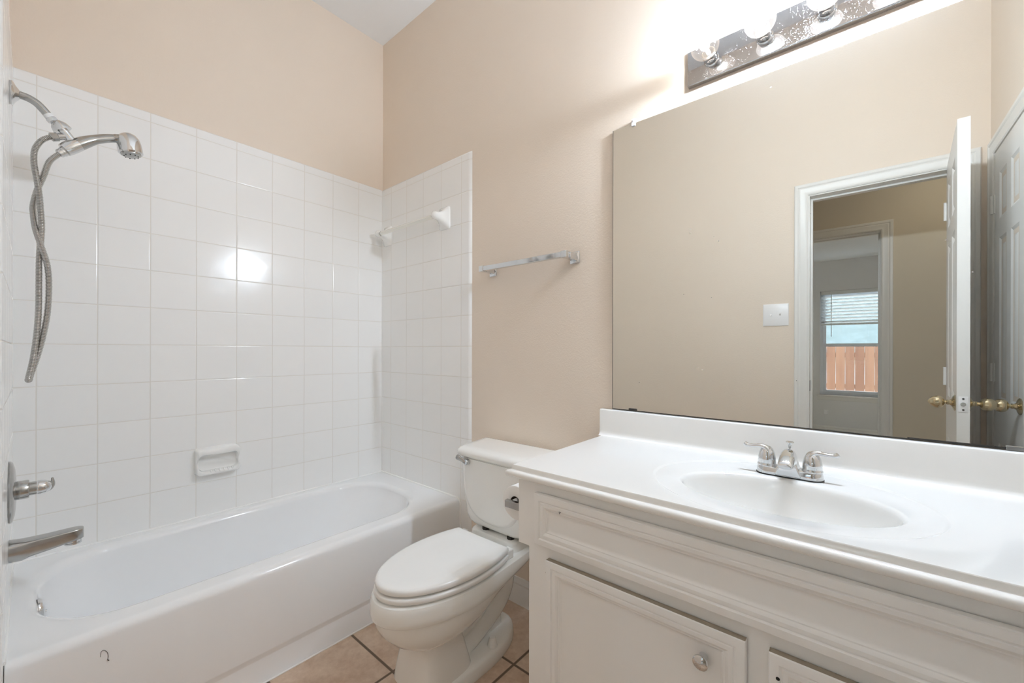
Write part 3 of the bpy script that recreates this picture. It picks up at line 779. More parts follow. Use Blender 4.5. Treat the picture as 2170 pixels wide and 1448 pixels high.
# ------------------------------------------------------------------ soap dish and ceramic towel bar
sd = thing('soap_dish', (0.0, -0.838, 0.558), 'white ceramic soap dish set in the tub tile wall', 'soap dish')
SP = [(0.0, 0.0), (0.02, 0.012), (0.06, 0.030), (0.12, 0.041), (0.22, 0.0470), (0.38, 0.0495), (0.55, 0.0500), (0.72, 0.0495), (0.86, 0.0470), (0.95, 0.0420), (1.0, 0.0340), (1.03, 0.020), (1.07, 0.0110), (1.18, 0.0080)]
sb = MB()
rings = []
for q, h in SP:
    ot, ob, oy = 0.676-0.0265*q, 0.557+0.0195*q, 0.0815-0.0085*q      # outline shrinks to the mouth of the dish
    rg = rrect(-0.8388, (ot+ob)/2, oy, (ot-ob)/2, 0.013+0.008*min(1, q), 0, nc=8, ns=8)
    out = []
    for (yy, zz, _) in rg:
        k = (zz-ob)/(ot-ob)                      # 0 at the bottom lip, 1 at the top bar
        side = min(1.0, abs(yy+0.8388)/oy)
        hh_ = h
        if 0.05 < q < 1.01: hh_ = h*(1.0-0.10*(1-k)-0.38*max(0, 1-abs(2*k-1)*1.2)*side**4)
        out.append((hh_+0.0002, yy, zz-0.006*min(1, h/0.05)*k*(1-side**3)))
    rings.append(out)
sb.loft(rings, caps=(False, True))
part('dish_body', sb, 'ceramic', sd, smooth=60)
for k in range(6):
    yy = -0.868 + k*0.016
    part('drain_ridge', MB().tube([(0.020, yy+0.004, 0.5765), (0.036, yy, 0.5765), (0.0465, yy-0.002, 0.5715)], [0.002, 0.0042, 0.0022], n=10), 'ceramic', sd)

cbz, cby = 1.7885, -0.062
ct = thing('ceramic_towel_bar', (0.325, 0.0, 1.73), 'white ceramic towel bar on the tiled end wall', 'towel bar')
def post(xc):
    mb = MB(); rings = []
    for (d, hx, hz_, e, dz) in [(0.0, 0.0405, 0.0575, 9, 0), (0.005, 0.0405, 0.0575, 8, 0), (0.009, 0.038, 0.054, 5, 0), (0.018, 0.030, 0.042, 3.5, 0.0), (0.030, 0.0235, 0.030, 2.6, 0.001), (0.045, 0.0205, 0.0225, 2.2, 0.002), (0.058, 0.0205, 0.0205, 2.0, 0.002), (0.070, 0.0195, 0.0195, 2.0, 0.002), (0.079, 0.0150, 0.0150, 2.0, 0.002), (0.084, 0.0080, 0.0080, 2.0, 0.002), (0.0852, 0.001, 0.001, 2.0, 0.002)]:
        ring = []
        for i in range(36):
            a = 2*PI*i/36; c, s = math.cos(a), math.sin(a)
            ring.append((xc+math.copysign(abs(c)**(2/e), c)*hx, -d-0.0003, cbz-0.001+dz+math.copysign(abs(s)**(2/e), s)*hz_))
        rings.append(ring)
    return mb.loft(rings)
part('post', post(0.066), 'ceramic', ct, smooth=60)
part('post', post(0.583), 'ceramic', ct, smooth=60)
rod = MB().loft([[(xx, cby+dy*0.0125, cbz+dz*0.0125) for dy, dz in ((1, 0), (0, 1), (-1, 0), (0, -1))] for xx in (0.074, 0.575)])
part('bar', rod, 'barplastic', ct, bevel=0.0012, label='milky square plastic rod')
part('bar_gap', MB().loft([[(xx, cby+dy*0.0142, cbz+dz*0.0142) for dy, dz in ((1, 0), (0, 1), (-1, 0), (0, -1))] for xx in (0.0855, 0.0868)]), 'dark', ct)

# chrome towel bar on the tan wall
tb = thing('towel_bar', (1.134, 0.008, 1.45), 'chrome square towel bar on the tan wall above the toilet', 'towel bar')
TZ = 1.4765
bar = MB(); bar.box(0.905, 1.362, -0.0745, -0.0555, TZ-0.0105, TZ+0.0105)
part('bar', bar, 'chrome', tb, bevel=0.0015)
for xc in (0.9165, 1.3555):
    pl = MB(); pl.frames(xc-0.0215, xc+0.0215, TZ-0.0235, TZ+0.0235, [(0, 0), (0, 0.003), (0.003, 0.006), (0.010, 0.0075)], lambda a, z, h: (a, 0.0079-h, z))
    part('mounting_plate', pl, 'chrome', tb)
    ps = MB(); rr = []
    for yy, hx, hz_ in ((0.002, 0.0135, 0.0150), (-0.006, 0.0105, 0.0125), (-0.030, 0.0100, 0.0120), (-0.052, 0.0110, 0.0125), (-0.054, 0.0125, 0.0130), (-0.0765, 0.0125, 0.0130)):
        rr.append([(xc-hx, yy, TZ-hz_), (xc+hx, yy, TZ-hz_), (xc+hx, yy, TZ+hz_), (xc-hx, yy, TZ+hz_)])
    part('post', ps.loft(rr), 'chrome', tb, bevel=0.001)

# ------------------------------------------------------------------ toilet
TX = 1.115
to = thing('toilet', (TX, -0.40, 0.0), 'white two-piece toilet with closed lid between tub and vanity', 'toilet')
def e_(yf, yb, hw_, z, ef=2.05, eb=2.8, mid=0.45): return egg(TX, yf, yb, hw_, z, ef, eb, mid)
bw = [e_(-0.606, -0.385, 0.108, 0.020, 4.5, 4.0, 0.5), e_(-0.602, -0.395, 0.101, 0.06, 4.5, 4.0, 0.5), e_(-0.594, -0.41, 0.088, 0.12, 4.2, 4.0, 0.5), e_(-0.588, -0.42, 0.079, 0.155, 4.0, 4.0, 0.5),
      e_(-0.594, -0.41, 0.083, 0.170, 3.4, 3.4, 0.48), e_(-0.630, -0.385, 0.106, 0.186, 2.6, 3.0, 0.48), e_(-0.663, -0.345, 0.129, 0.206, 2.2, 2.8, 0.47), e_(-0.690, -0.295, 0.147, 0.236, 2.05, 2.7, 0.46),
      e_(-0.704, -0.240, 0.156, 0.266, 2.05, 2.6, 0.45), e_(-0.7085, -0.190, 0.1595, 0.287, 2.05, 2.8, 0.45), e_(-0.7090, -0.180, 0.1600, 0.2905, 2.05, 2.9, 0.45)]
def e2(yf, yb, hw_, z, eb=6.0):
    yc = -0.43
    return taper(egg(TX, yf, yb, hw_, z, 2.05, eb, (yc-yb)/(yf-yb), 64), yc, yb, 0.18, TX)
bw += [e2(-0.7160, -0.150, 0.1660, 0.2915, 3.2), e2(-0.7180, -0.142, 0.1675, 0.2940, 3.4), e2(-0.7190, -0.085, 0.1685, 0.306, 4.5), e2(-0.7185, -0.040, 0.168, 0.322, 6.0), e2(-0.7165, -0.030, 0.1665, 0.338, 7.0), e2(-0.712, -0.032, 0.163, 0.348, 7.0), e2(-0.702, -0.038, 0.154, 0.352, 7.0)]
part('bowl', MB().loft(bw), 'porcelain', to, smooth=33)
ft = [e_(-0.602, -0.125, 0.120, 0.0005, 3.5, 2.2, 0.5), e_(-0.602, -0.125, 0.1225, 0.010, 3.5, 2.2, 0.5), e_(-0.599, -0.129, 0.119, 0.036, 3.5, 2.2, 0.5), e_(-0.594, -0.134, 0.113, 0.044, 3.5, 2.2, 0.5), e_(-0.58, -0.145, 0.10, 0.046, 3.5, 2.2, 0.5)]
part('foot', MB().loft(ft), 'porcelain', to, smooth=50)
tw = MB()
for s_ in (-1, 1):
    xx = TX + s_*0.020
    tp_ = spline([(xx, -0.215, 0.330), (xx, -0.175, 0.285), (xx, -0.160, 0.235), (xx, -0.166, 0.190), (xx, -0.190, 0.150), (xx, -0.238, 0.115), (xx, -0.300, 0.088), (xx, -0.360, 0.066), (xx, -0.420, 0.050), (xx, -0.470, 0.045)], 6)
    tw.tube(tp_, 0.040, n=24)
part('trapway', tw, 'porcelain', to)
part('web', MB().loft([rrect(TX, -0.32, 0.036, 0.145, 0.03, 0.030), rrect(TX, -0.315, 0.034, 0.125, 0.03, 0.26)]), 'porcelain', to, smooth=50)
dk = [rrect(TX, -0.128, 0.122, 0.094, 0.03, 0.350, nc=8), rrect(TX, -0.128, 0.120, 0.092, 0.03, 0.380, nc=8), rrect(TX, -0.128, 0.115, 0.087, 0.03, 0.386, nc=8)]
part('deck', MB().loft(dk), 'porcelain', to, smooth=50)
def lidring(d, z, yb=-0.262, yf=-0.703, hw_=0.159):
    """elongated oval cut straight across at the hinge end"""
    yc, Lb = -0.432, 0.300; hw_ -= d; yf += d; yb -= d; out = []
    ab = math.asin(min(1, (yb-yc)/Lb))
    n1 = 44
    for i in range(n1+1):
        a = PI-ab + (PI+2*ab)*i/n1
        c, s_ = math.cos(a), math.sin(a)
        out.append((TX+c*hw_, yc + s_*(Lb if s_ > 0 else (yc-yf)), z))
    xr, xl = out[-1][0], out[0][0]
    for i in range(1, 8): out.append((xr+(xl-xr)*i/8, yb, z))
    return out
part('seat', MB().loft([lidring(0.008, 0.3565), lidring(-0.002, 0.3575), lidring(-0.004, 0.361), lidring(-0.004, 0.369), lidring(-0.002, 0.3725), lidring(0.006, 0.374)]), 'seat', to, smooth=50)
part('seat_lid', MB().loft([lidring(0.008, 0.3805), lidring(0.001, 0.381), lidring(0.0, 0.384), lidring(0.0, 0.3915), lidring(0.0015, 0.3955), lidring(0.005, 0.3985), lidring(0.012, 0.4000), lidring(0.05, 0.4008)]), 'seat', to, smooth=50)
for s in (-1, 1):
    part('seat_hinge', ybox(TX+s*0.118-0.016, TX+s*0.118+0.016, -0.272, -0.236, 0.3520, 0.3860), 'seat', to, bevel=0.005, bseg=3)
    part('seat_bumper', MB().lathe([(0.0, 0), (0.006, 0), (0.006, 0.005), (0.0, 0.005)], (TX+s*0.10, -0.615, 0.3518), n=14), 'seat', to)
    part('bolt_cap', MB().lathe([(0.0, 0.0), (0.0185, 0.0), (0.0175, 0.004), (0.0125, 0.026), (0.0105, 0.031), (0.0, 0.0325)], (TX+s*0.089, -0.302, 0.0445), n=28), 'seat', to)
    part('tank_nut', MB().lathe([(0.0, 0.0), (0.015, 0.0), (0.015, 0.0120), (0.0, 0.0120)], (TX+s*0.066+0.01, -0.186, 0.3855), n=8), 'dark', to, label='dark tank bolt nut')
def trap(yb, yf, hb, hf, rad, z, n=8):
    """plan of the tank: back wider than front, front corners well rounded"""
    pts = []
    cor = [(TX+hb, yb, 0.012), (TX-hb, yb, 0.012), (TX-hf, yf, rad), (TX+hf, yf, rad)]
    for i in range(4):
        p = Vector(cor[i][:2]); a = Vector(cor[i-1][:2]); b = Vector(cor[(i+1) % 4][:2]); rd = cor[i][2]
        d1_, d2_ = (a-p).normalized(), (b-p).normalized()
        s_, e2_ = p+d1_*rd, p+d2_*rd
        for k in range(n+1):
            t = k/n; q = s_*(1-t)**2 + p*2*t*(1-t) + e2_*t*t
            pts.append((q.x, q.y, z))
    return pts
tk = [trap(-0.020, -0.195, 0.135, 0.105, 0.03, 0.397), trap(-0.016, -0.203, 0.165, 0.132, 0.04, 0.402), trap(-0.012, -0.209, 0.186, 0.152, 0.045, 0.415), trap(-0.010, -0.213, 0.198, 0.164, 0.05, 0.440),
      trap(-0.010, -0.215, 0.205, 0.170, 0.05, 0.50), trap(-0.010, -0.219, 0.218, 0.181, 0.05, 0.60), trap(-0.010, -0.222, 0.226, 0.188, 0.05, 0.674)]
part('tank', MB().loft(tk), 'porcelain', to, smooth=50)
fp = []
for hx, zb, d in ((0.150, 0.425, 0.0), (0.147, 0.428, 0.0035), (0.138, 0.437, 0.0050)):
    ring = []
    for i in range(33):
        a = PI + PI*i/32; c, s = math.cos(a), math.sin(a); e = 2.7
        ring.append((TX+math.copysign(abs(c)**(2/e), c)*hx, zb+0.16 + math.copysign(abs(s)**(2/e), s)*0.16))
    ring = [(TX-hx*0.99, 0.668)] + ring + [(TX+hx*0.99, 0.668)]
    fp.append([(x, -0.2135-0.0087*(z-0.44)/0.234-d, z) for x, z in ring])
part('front_relief', MB().loft(fp, caps=(False, True)), 'porcelain', to, smooth=60)
ld = [trap(-0.012, -0.226, 0.226, 0.190, 0.05, 0.6745), trap(-0.006, -0.236, 0.234, 0.198, 0.055, 0.678), trap(-0.005, -0.238, 0.236, 0.200, 0.055, 0.688), trap(-0.006, -0.235, 0.234, 0.1975, 0.055, 0.697), trap(-0.010, -0.228, 0.228, 0.192, 0.055, 0.7045), trap(-0.02, -0.215, 0.215, 0.18, 0.05, 0.709), trap(-0.035, -0.19, 0.19, 0.155, 0.06, 0.7105)]
part('tank_lid', MB().loft(ld), 'porcelain', to, smooth=50)
fl = part('flush_lever', MB().tube(spline([(0.992, -0.236, 0.655), (0.985, -0.240, 0.659), (0.965, -0.244, 0.667), (0.946, -0.246, 0.672)], 5), [0.0095]*4+[0.0085]*4+[0.0085, 0.009, 0.0095, 0.010, 0.0105, 0.0105, 0.0095, 0.006], n=14, flat=0.65, ref=(0, 0, 1)), 'worn', to, label='chrome flush lever')
part('lever_hub', MB().lathe([(0.0, 0), (0.0125, 0.0), (0.0125, 0.018), (0.010, 0.022), (0.0, 0.023)], (0.994, -0.2195, 0.655), (0, -1, 0), 24), 'chrome', fl)

# ------------------------------------------------------------------ vanity cabinet
FY = -0.515
va_ = thing('vanity_cabinet', (2.09, -0.26, 0.0), 'cream-white vanity cabinet with panelled front under the sink', 'cabinet')
VX1 = CX-0.002
bd = MB()
bd.box(1.5005, VX1, FY, FY+0.019, 0.586, 0.7675)            # top rail
bd.box(1.5005, 1.5185, FY+0.019, 0.0055, 0.586, 0.7675)     # upper side
bd.box(1.537, 1.555, FY+0.019, -0.006, 0.09, 0.586)        # lower side
bd.box(1.5185, 1.5552, FY+0.019, 0.0055, 0.586, 0.592)      # underside of the overhang
bd.box(1.537, 1.6126, FY, FY+0.019, 0.09, 0.586); bd.box(2.043, 2.0992, FY, FY+0.019, 0.09, 0.586); bd.box(2.5296, VX1, FY, FY+0.019, 0.09, 0.586)
bd.box(1.6126, 2.043, FY, FY+0.019, 0.09, 0.135); bd.box(2.0992, 2.5296, FY, FY+0.019, 0.09, 0.135)
bd.box(1.6126, 2.043, FY, FY+0.019, 0.566, 0.586); bd.box(2.0992, 2.5296, FY, FY+0.019, 0.566, 0.586)
bd.box(1.537, VX1, FY+0.019, -0.006, 0.072, 0.09); bd.box(1.560, VX1, FY+0.06, FY+0.075, 0.0, 0.072)
bd.box(VX1-0.018, VX1, FY+0.019, -0.006, 0.09, 0.7675)
part('carcass', bd, 'cabinet', va_, smooth=0, weld=False)
put = lambda a, z, h: (a, FY-h, z)
DPROF = [(0.0, 0.0022), (0.0, 0.0150), (0.0015, 0.0175), (0.005, 0.0185), (0.016, 0.0185), (0.0190, 0.0150), (0.0205, 0.0150), (0.0220, 0.0172), (0.029, 0.0172), (0.033, 0.0150), (0.035, 0.0125), (0.0375, 0.0125), (0.0395, 0.0105), (0.0435, 0.0085), (0.047, 0.0082)]
part('false_drawer_front', MB().frames(1.5645, 2.590, 0.607, 0.738, DPROF, put), 'cabinet', va_, smooth=25)
def shade_top(door, x0, x1, zt):
    part('top_edge_shade_strip', ybox(x0+0.0006, x1-0.0006, FY-0.0150, FY-0.0022, zt, zt+0.0004), 'shaded_edge', door, label='top edge coloured darker as shade')
dA = part('cabinet_door', MB().frames(1.6025, 2.0530, 0.125, 0.5755, DPROF, put), 'cabinet', va_, smooth=25)
dB = part('cabinet_door', MB().frames(2.0890, 2.5395, 0.125, 0.5755, DPROF, put), 'cabinet', va_, smooth=25)
shade_top(dA, 1.6025, 2.0530, 0.5755); shade_top(dB, 2.0890, 2.5395, 0.5755)
part('knob', MB().lathe([(0.0, -0.001), (0.0085, 0.0), (0.0075, 0.004), (0.0055, 0.008), (0.006, 0.013), (0.0125, 0.0175), (0.0145, 0.0205), (0.0142, 0.0235), (0.011, 0.0255), (0.0, 0.0275)], (1.9785, FY-0.0082, 0.5080), (0, -1, 0), 32), 'chrome', dA, label='round chrome knob')
part('knob_hole', MB().lathe([(0.0, 0), (0.0032, 0.0), (0.0032, 0.0004), (0.0, 0.0004)], (2.1035, FY-0.0184, 0.5355), (0, -1, 0), 14), 'black', dB, label='small dark empty screw hole')
# chips in the paint
ch = MB()
for (x, z, a, b) in ((1.5932, 0.5400, 0.0009, 0.0012), (1.5928, 0.5330, 0.0016, 0.0011), (1.5931, 0.5220, 0.0006, 0.0060), (1.5931, 0.5115, 0.0006, 0.0025)):
    ch.box(x-a, x+a, FY-0.0004, FY, z-b, z+b)
part('paint_chip', ch, 'dark', va_, label='row of tiny dark paint chips')
ch2 = MB().box(1.6440, 1.6490, FY-0.0186, FY-0.0170, 0.7085, 0.7096).box(1.6448, 1.6460, FY-0.0186, FY-0.0170, 0.7045, 0.7062)
part('paint_chip', ch2, 'dark', va_, label='two dark nicks on the false drawer front')

# countertop with integral bowl
ctp = thing('sink_countertop', (2.07, -0.27, 0.77), 'glossy white vanity top with moulded oval basin and backsplash', 'countertop')
ZC = 0.800
TX0, TX1, TY0, TY1 = 1.4932, VX1, -0.5330, -0.0005
EP = [(-0.022, -0.0322), (0.006, -0.0320), (0.0120, -0.0292), (0.0148, -0.0248), (0.0150, -0.0200), (0.0132, -0.0160), (0.0098, -0.0137), (0.0052, -0.0126), (0.0018, -0.0114), (0.0004, -0.0085), (0.0, -0.0018), (-0.0016, 0.0)]
bcx, bcy = 2.070, -0.300
angs = sorted(set([2*PI*k/140 for k in range(140)] + [math.atan2(yy-bcy, xx-bcx) % (2*PI) for xx in (TX0, TX1) for yy in (TY0, TY1)]))
def rect_pt(a, ex, z):
    """point of the slab outline in direction a; ex grows the left and front edges only"""
    x0, x1, y0, y1 = TX0-ex, TX1, TY0-ex, TY1
    base = (TX0, TX1, TY0, TY1)
    c, s = math.cos(a), math.sin(a)
    t = min((base[1]-bcx)/c if c > 1e-9 else 1e9, (base[0]-bcx)/c if c < -1e-9 else 1e9, (base[3]-bcy)/s if s > 1e-9 else 1e9, (base[2]-bcy)/s if s < -1e-9 else 1e9)
    x, y = bcx+c*t, bcy+s*t
    if abs(x-TX0) < 1e-6: x = x0
    if abs(y-TY0) < 1e-6: y = y0
    return (x, y, z)
def ell(a, rx, ry, cy, z, cx=bcx): 
    # direction-preserving point on an ellipse
    c, s = math.cos(a), math.sin(a); t = 1/math.sqrt((c/rx)**2+(s/ry)**2)
    return (cx+c*t, cy+s*t, z)
rings = [[rect_pt(a, ex, ZC+dz) for a in angs] for ex, dz in EP]
rings.append([ell(a, 0.2690, 0.2260, -0.2960, ZC) for a in angs])
for d, dz in ((0.0015, -0.0004), (0.004, -0.0016), (0.0065, -0.0028), (0.009, -0.0032)):
    rings.append([ell(a, 0.2690-d, 0.2260-d, -0.2960, ZC+dz) for a in angs])
bowl = [(0.2080, 0.1400, -0.0042, -0.3155), (0.2035, 0.1360, -0.0056, -0.317), (0.2000, 0.1328, -0.0085, -0.318), (0.1978, 0.1308, -0.0130, -0.3185), (0.1962, 0.1292, -0.020, -0.319), (0.1930, 0.1262, -0.036, -0.319), (0.1880, 0.1215, -0.056, -0.319), (0.178, 0.112, -0.080, -0.318), (0.158, 0.096, -0.102, -0.315), (0.120, 0.072, -0.119, -0.308), (0.070, 0.044, -0.128, -0.300), (0.024, 0.024, -0.131, -0.292)]
for rx, ry, dz, cy in bowl: rings.append([ell(a, rx, ry, cy, ZC+dz, 2.0755) for a in angs])
part('top_with_basin', MB().loft(rings, caps=(False, True)), 'marble', ctp, smooth=40)
bs = MB(); pr = [(0.0, 0.0), (-0.034, 0.0), (-0.027, 0.0012), (-0.0225, 0.005), (-0.0205, 0.011), (-0.0200, 0.018), (-0.0200, 0.088), (-0.0185, 0.0925), (-0.0150, 0.0945), (0.0, 0.0945)]
bs.loft([[(xx, yy-0.0002, ZC+zz) for yy, zz in pr] for xx in (1.4805, VX1)])
part('backsplash', bs, 'marble', ctp, smooth=40)
part('sink_drain', MB().lathe([(0.0, 0.0), (0.020, 0.0), (0.022, 0.002), (0.014, 0.003), (0.0, 0.0015)], (2.0755, -0.292, ZC-0.1298), n=24), 'chrome', ctp)

# faucet
FX, FYc = 2.0765, -0.146
fa = thing('sink_faucet', (FX, FYc, ZC), 'chrome two-handle centerset faucet behind the sink basin', 'faucet')
zb = ZC-0.0034
part('gasket', MB().loft([rrect(FX, FYc, 0.0712, 0.0265, 0.0262, zb, nc=10), rrect(FX, FYc, 0.0712, 0.0265, 0.0262, zb+0.0025, nc=10)]), 'black', fa)
part('base', MB().loft([rrect(FX, FYc, 0.0702, 0.0255, 0.0252, zb+0.0025, nc=10), rrect(FX, FYc, 0.0697, 0.0250, 0.0248, zb+0.012, nc=10), rrect(FX, FYc, 0.0680, 0.0232, 0.0230, zb+0.0185, nc=10), rrect(FX, FYc, 0.0640, 0.0195, 0.0193, zb+0.0205, nc=10)]), 'chrome', fa, smooth=40)
for s in (-1, 1):
    hx = FX + s*0.0475
    hd_ = part('handle', MB().lathe([(0.0, 0.0), (0.0215, 0.0), (0.0220, 0.003), (0.0205, 0.006), (0.0200, 0.0075), (0.0205, 0.0100), (0.0198, 0.020), (0.0172, 0.033), (0.0128, 0.043), (0.0070, 0.0485), (0.0, 0.050)], (hx, FYc, zb+0.0190), n=36), 'chrome', fa)
    lv = spline([(hx-s*0.0065, FYc-0.004, zb+0.044), (hx-s*0.001, FYc-0.005, zb+0.0615), (hx+s*0.012, FYc-0.006, zb+0.0675), (hx+s*0.030, FYc-0.006, zb+0.0655), (hx+s*0.0445, FYc-0.006, zb+0.0660), (hx+s*0.0510, FYc-0.006, zb+0.0700)], 5)
    k = len(lv)
    part('lever', MB().tube(lv, [0.0115-0.0058*min(1, i/(k*0.5)) + (0.0012 if i > k*0.75 else 0) - (0.003 if i == k-1 else 0) for i in range(k)], n=16, ref=(0, 1, 0), flat=0.8), 'chrome', hd_)
sr = []
for (yy, zc, hx, hz_, e) in [(-0.128, 0.030, 0.0120, 0.012, 2.2), (-0.134, 0.036, 0.0160, 0.022, 2.2), (-0.145, 0.040, 0.0178, 0.0275, 2.3), (-0.160, 0.042, 0.0178, 0.0275, 2.4), (-0.180, 0.0430, 0.0168, 0.0235, 2.6), (-0.200, 0.0425, 0.0158, 0.0175, 2.8), (-0.214, 0.0410, 0.0152, 0.0125, 3.0), (-0.222, 0.0395, 0.0148, 0.0085, 3.0), (-0.226, 0.0385, 0.0130, 0.0055, 2.6)]:
    ring = []
    for i in range(32):
        a = 2*PI*i/32; c, s = math.cos(a), math.sin(a)
        zz = math.copysign(abs(s)**(2/e), s)
        ring.append((FX+math.copysign(abs(c)**(2/e), c)*hx, yy, zb+zc+zz*hz_*(1.0 if zz > 0 else 0.72)))
    sr.append(ring)
part('spout', MB().loft(sr), 'chrome', fa, smooth=50)
sk = MB().loft([[(FX-0.0285, FYc-0.0265, zb+0.003), (FX+0.0285, FYc-0.0265, zb+0.003), (FX+0.0285, FYc+0.018, zb+0.003), (FX-0.0285, FYc+0.018, zb+0.003)],
                [(FX-0.0155, FYc-0.0235, zb+0.038), (FX+0.0155, FYc-0.0235, zb+0.038), (FX+0.0155, FYc+0.012, zb+0.046), (FX-0.0155, FYc+0.012, zb+0.046)]])
part('spout_base', sk, 'chrome', fa, bevel=0.003)
part('aerator', MB().lathe([(0.0, 0), (0.0095, 0.0), (0.0095, -0.003), (0.0, -0.003)], (FX, -0.208, zb+0.0345), n=20), 'chrome', fa)
part('lift_rod', MB().lathe([(0.0, 0.0), (0.0024, 0.0), (0.0024, 0.046), (0.0042, 0.0485), (0.0042, 0.0560), (0.0070, 0.0590), (0.0092, 0.0610), (0.0085, 0.0630), (0.0, 0.0632)], (FX-0.0005, -0.1270, zb+0.0195-0.0), n=20), 'chrome', fa)

# toilet paper on the cabinet's side
tph = thing('toilet_paper_holder', (1.5005, -0.39, 0.65), 'chrome two-arm paper holder on the vanity side', 'paper holder')
RX, RZ, RY0, RY1 = 1.4250, 0.6520, -0.4400, -0.3400
for yy in (RY0-0.0125, RY1+0.0125):
    part('arm', ybox(1.3995, 1.5003, yy-0.0065, yy+0.0065, 0.6400, 0.6615), 'worn', tph, bevel=0.0012)
    part('mounting_plate', ybox(1.4955, 1.5004, yy-0.016, yy+0.016, 0.632, 0.674), 'worn', tph, bevel=0.001)
part('roller', MB().tube([(RX, RY0-0.006, RZ+0.004), (RX, RY1+0.006, RZ+0.004)], 0.0085, n=18), 'plate', tph, label='white plastic roller')
tr = thing('toilet_paper_roll', (RX, RY0, RZ-0.050), 'white toilet paper roll hanging at the vanity side', 'toilet paper')
L_ = RY1-RY0
part('paper', MB().lathe([(0.0195, 0.0), (0.0485, 0.0), (0.0503, 0.0015), (0.0503, L_-0.0015), (0.0485, L_), (0.0195, L_), (0.0195, 0.0)], (RX, RY0, RZ), (0, 1, 0), 56, caps=(False, False)), 'paper', tr, smooth=50)
co = MB(); N = 40
co.lathe([(0.0193, 0.0005), (0.0193, L_-0.0005), (0.0182, L_-0.0005), (0.0182, 0.0005), (0.0193, 0.0005)], (RX, RY0, RZ), (0, 1, 0), N, caps=(False, False))
part('card_core', co, 'cardboard', tr)

# ------------------------------------------------------------------ mirror
mi = thing('wall_mirror', (2.07, 0.004, 0.895), 'large frameless wall mirror above the vanity', 'mirror')
MX0, MX1, MZ0, MZ1 = 1.5205, CX-0.004, 0.8965, 1.9150
g = MB()
g.add([(MX0, 0, MZ0), (MX1, 0, MZ0), (MX1, 0, MZ1), (MX0, 0, MZ1)], [(0, 1, 2, 3)], 0)
g.add([(MX0, 0, MZ0), (MX1, 0, MZ0), (MX1, 0, MZ1), (MX0, 0, MZ1), (MX0, 0.0078, MZ0), (MX1, 0.0078, MZ0), (MX1, 0.0078, MZ1), (MX0, 0.0078, MZ1)],
      [(0, 1, 5, 4), (1, 2, 6, 5), (2, 3, 7, 6), (3, 0, 4, 7), (4, 5, 6, 7)], 1)
part('mirror_glass', g, ['mirror', 'dark'], mi, smooth=0)
ed = MB(); ed.box(MX0, MX1, -0.0006, 0.0, MZ0, MZ0+0.0022); ed.box(MX0, MX0+0.0012, -0.0006, 0.0, MZ0, MZ1)
ed.box(2.30, MX1, -0.0007, 0.0, MZ0, MZ0+0.0048)
part('corroded_edge', ed, 'dark', mi, label='blackened mirror edge')
cl = MB(); cl.box(1.593, 1.607, -0.004, 0.0078, MZ1-0.010, MZ1+0.016); cl.lathe([(0.0, 0), (0.004, 0.0), (0.003, 0.0025), (0.0, 0.003)], (1.600, -0.004, MZ1+0.008), (0, -1, 0), 12)
part('clip', cl, 'plate', mi, label='clear plastic mirror clip', bevel=0.003)
part('clip', ybox(1.585, 1.614, -0.003, -0.0002, MZ0-0.0005, MZ0+0.0085), 'dark', mi, label='dark metal mirror clip', bevel=0.0008)
part('clip', ybox(2.455, 2.484, -0.003, -0.0008, MZ0-0.0005, MZ0+0.0085), 'worn', mi, bevel=0.0008)

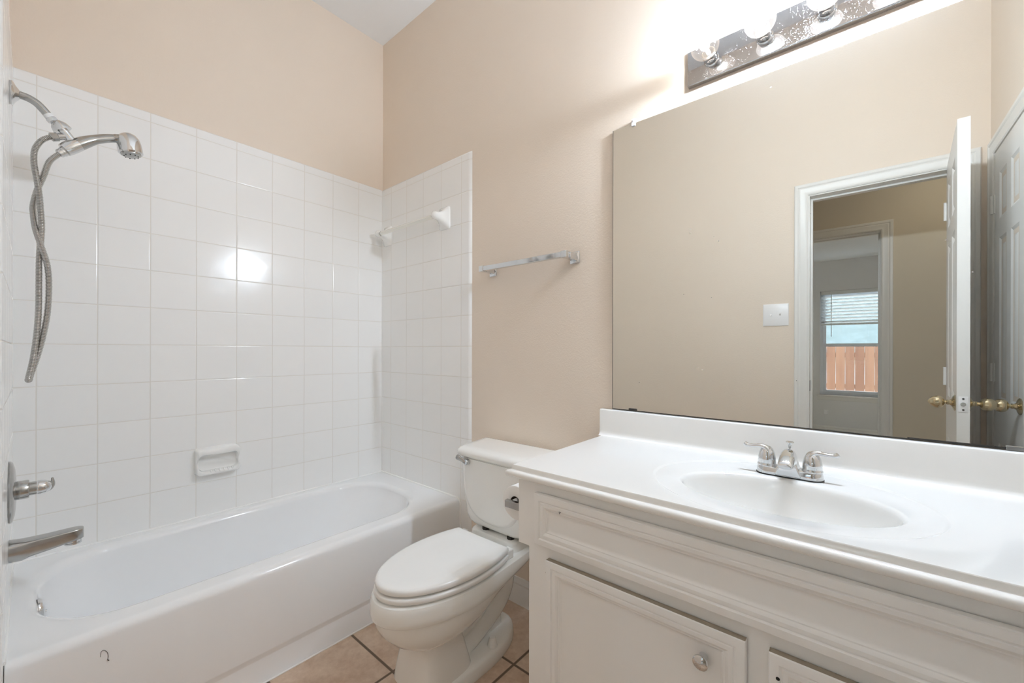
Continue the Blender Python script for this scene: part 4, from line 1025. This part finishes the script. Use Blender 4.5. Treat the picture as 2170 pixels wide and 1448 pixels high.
# ------------------------------------------------------------------ vanity light bar
LX0, LX1, LZ0, LZ1 = 1.7860, 2.3580, 1.9627, 2.0717
lbz = (LZ0+LZ1)/2
lt = thing('vanity_light_bar', (2.07, 0.008, LZ0), 'chrome four-bulb light bar above the mirror', 'light')
bp = MB().frames(LX0, LX1, LZ0, LZ1, [(0, -0.0079), (0, 0.0085), (0.0012, 0.0102), (0.0035, 0.0110)], lambda a, z, h: (a, -h, z))
part('back_plate', bp, 'lightbar', lt, smooth=25)
sx = [1.8590 + k*0.1420 for k in range(4)]
sock = MB().lathe([(0.0, 0.0), (0.0225, 0.0), (0.0220, 0.003), (0.0195, 0.006), (0.0195, 0.016), (0.0205, 0.0175), (0.0205, 0.0215), (0.0195, 0.023), (0.0195, 0.035), (0.0170, 0.0375), (0.0, 0.0375)], (sx[0], -0.0110, lbz), (0, -1, 0), 32)
s0 = part('socket', sock, 'chrome', lt)
R_ = 0.0385; bc = -0.0110-0.035-0.0395
def bulb_mesh():
    pr = [(0.0125, -0.042), (0.0135, -0.040), (0.0160, -0.0375)]
    for i in range(3, 25):
        a = PI*i/24
        pr.append((R_*math.sin(a) if i < 24 else 0.0, -R_*math.cos(a)))
    return MB().lathe([(0.0, -0.042)]+pr, (sx[0], bc, lbz), (0, -1, 0), 40)
bm0 = mesh_of(bulb_mesh(), 'bulb', 'bulb_clear', WL[lt]); bm0.parent = lt; WL[bm0] = Vector(WL[lt]); bm0['label'] = 'clear bulb, dimmest of the four'
def fil_mesh(a):
    return MB().lathe([(0.0, -a)] + [(a*math.sin(PI*i/12), -a*math.cos(PI*i/12)) for i in range(1, 12)] + [(0.0, a)], (sx[0], bc, lbz), (0, -1, 0), 20)
fil = fil_mesh(0.013)
f0 = mesh_of(fil, 'filament', 'fil_warm', WL[lt]); f0.parent = bm0; WL[f0] = Vector(WL[lt])
stem = MB().lathe([(0.0, -0.040), (0.0065, -0.040), (0.0045, -0.020), (0.002, -0.012), (0.0, -0.012)], (sx[0], bc, lbz), (0, -1, 0), 14)
st0 = mesh_of(stem, 'stem', 'plate', WL[lt]); st0.parent = bm0; WL[st0] = Vector(WL[lt])
bmesh2 = bm0.data.copy(); bmesh2.materials[0] = M['bulb_bright']
fx = mesh_of(fil_mesh(0.0175), 'filament', 'fil_white', WL[lt]); fil2 = fx.data; bpy.data.objects.remove(fx)
for k in range(1, 4):
    d = (sx[k]-sx[0], 0, 0)
    copy_part(s0, lt, d)
    b_ = copy_part(bm0, lt, d); b_.data = bmesh2; b_['label'] = 'brightly glowing bulb'
    f_ = f0.copy(); COL.objects.link(f_); f_.parent = b_; f_.data = fil2
    s_ = st0.copy(); COL.objects.link(s_); s_.parent = b_
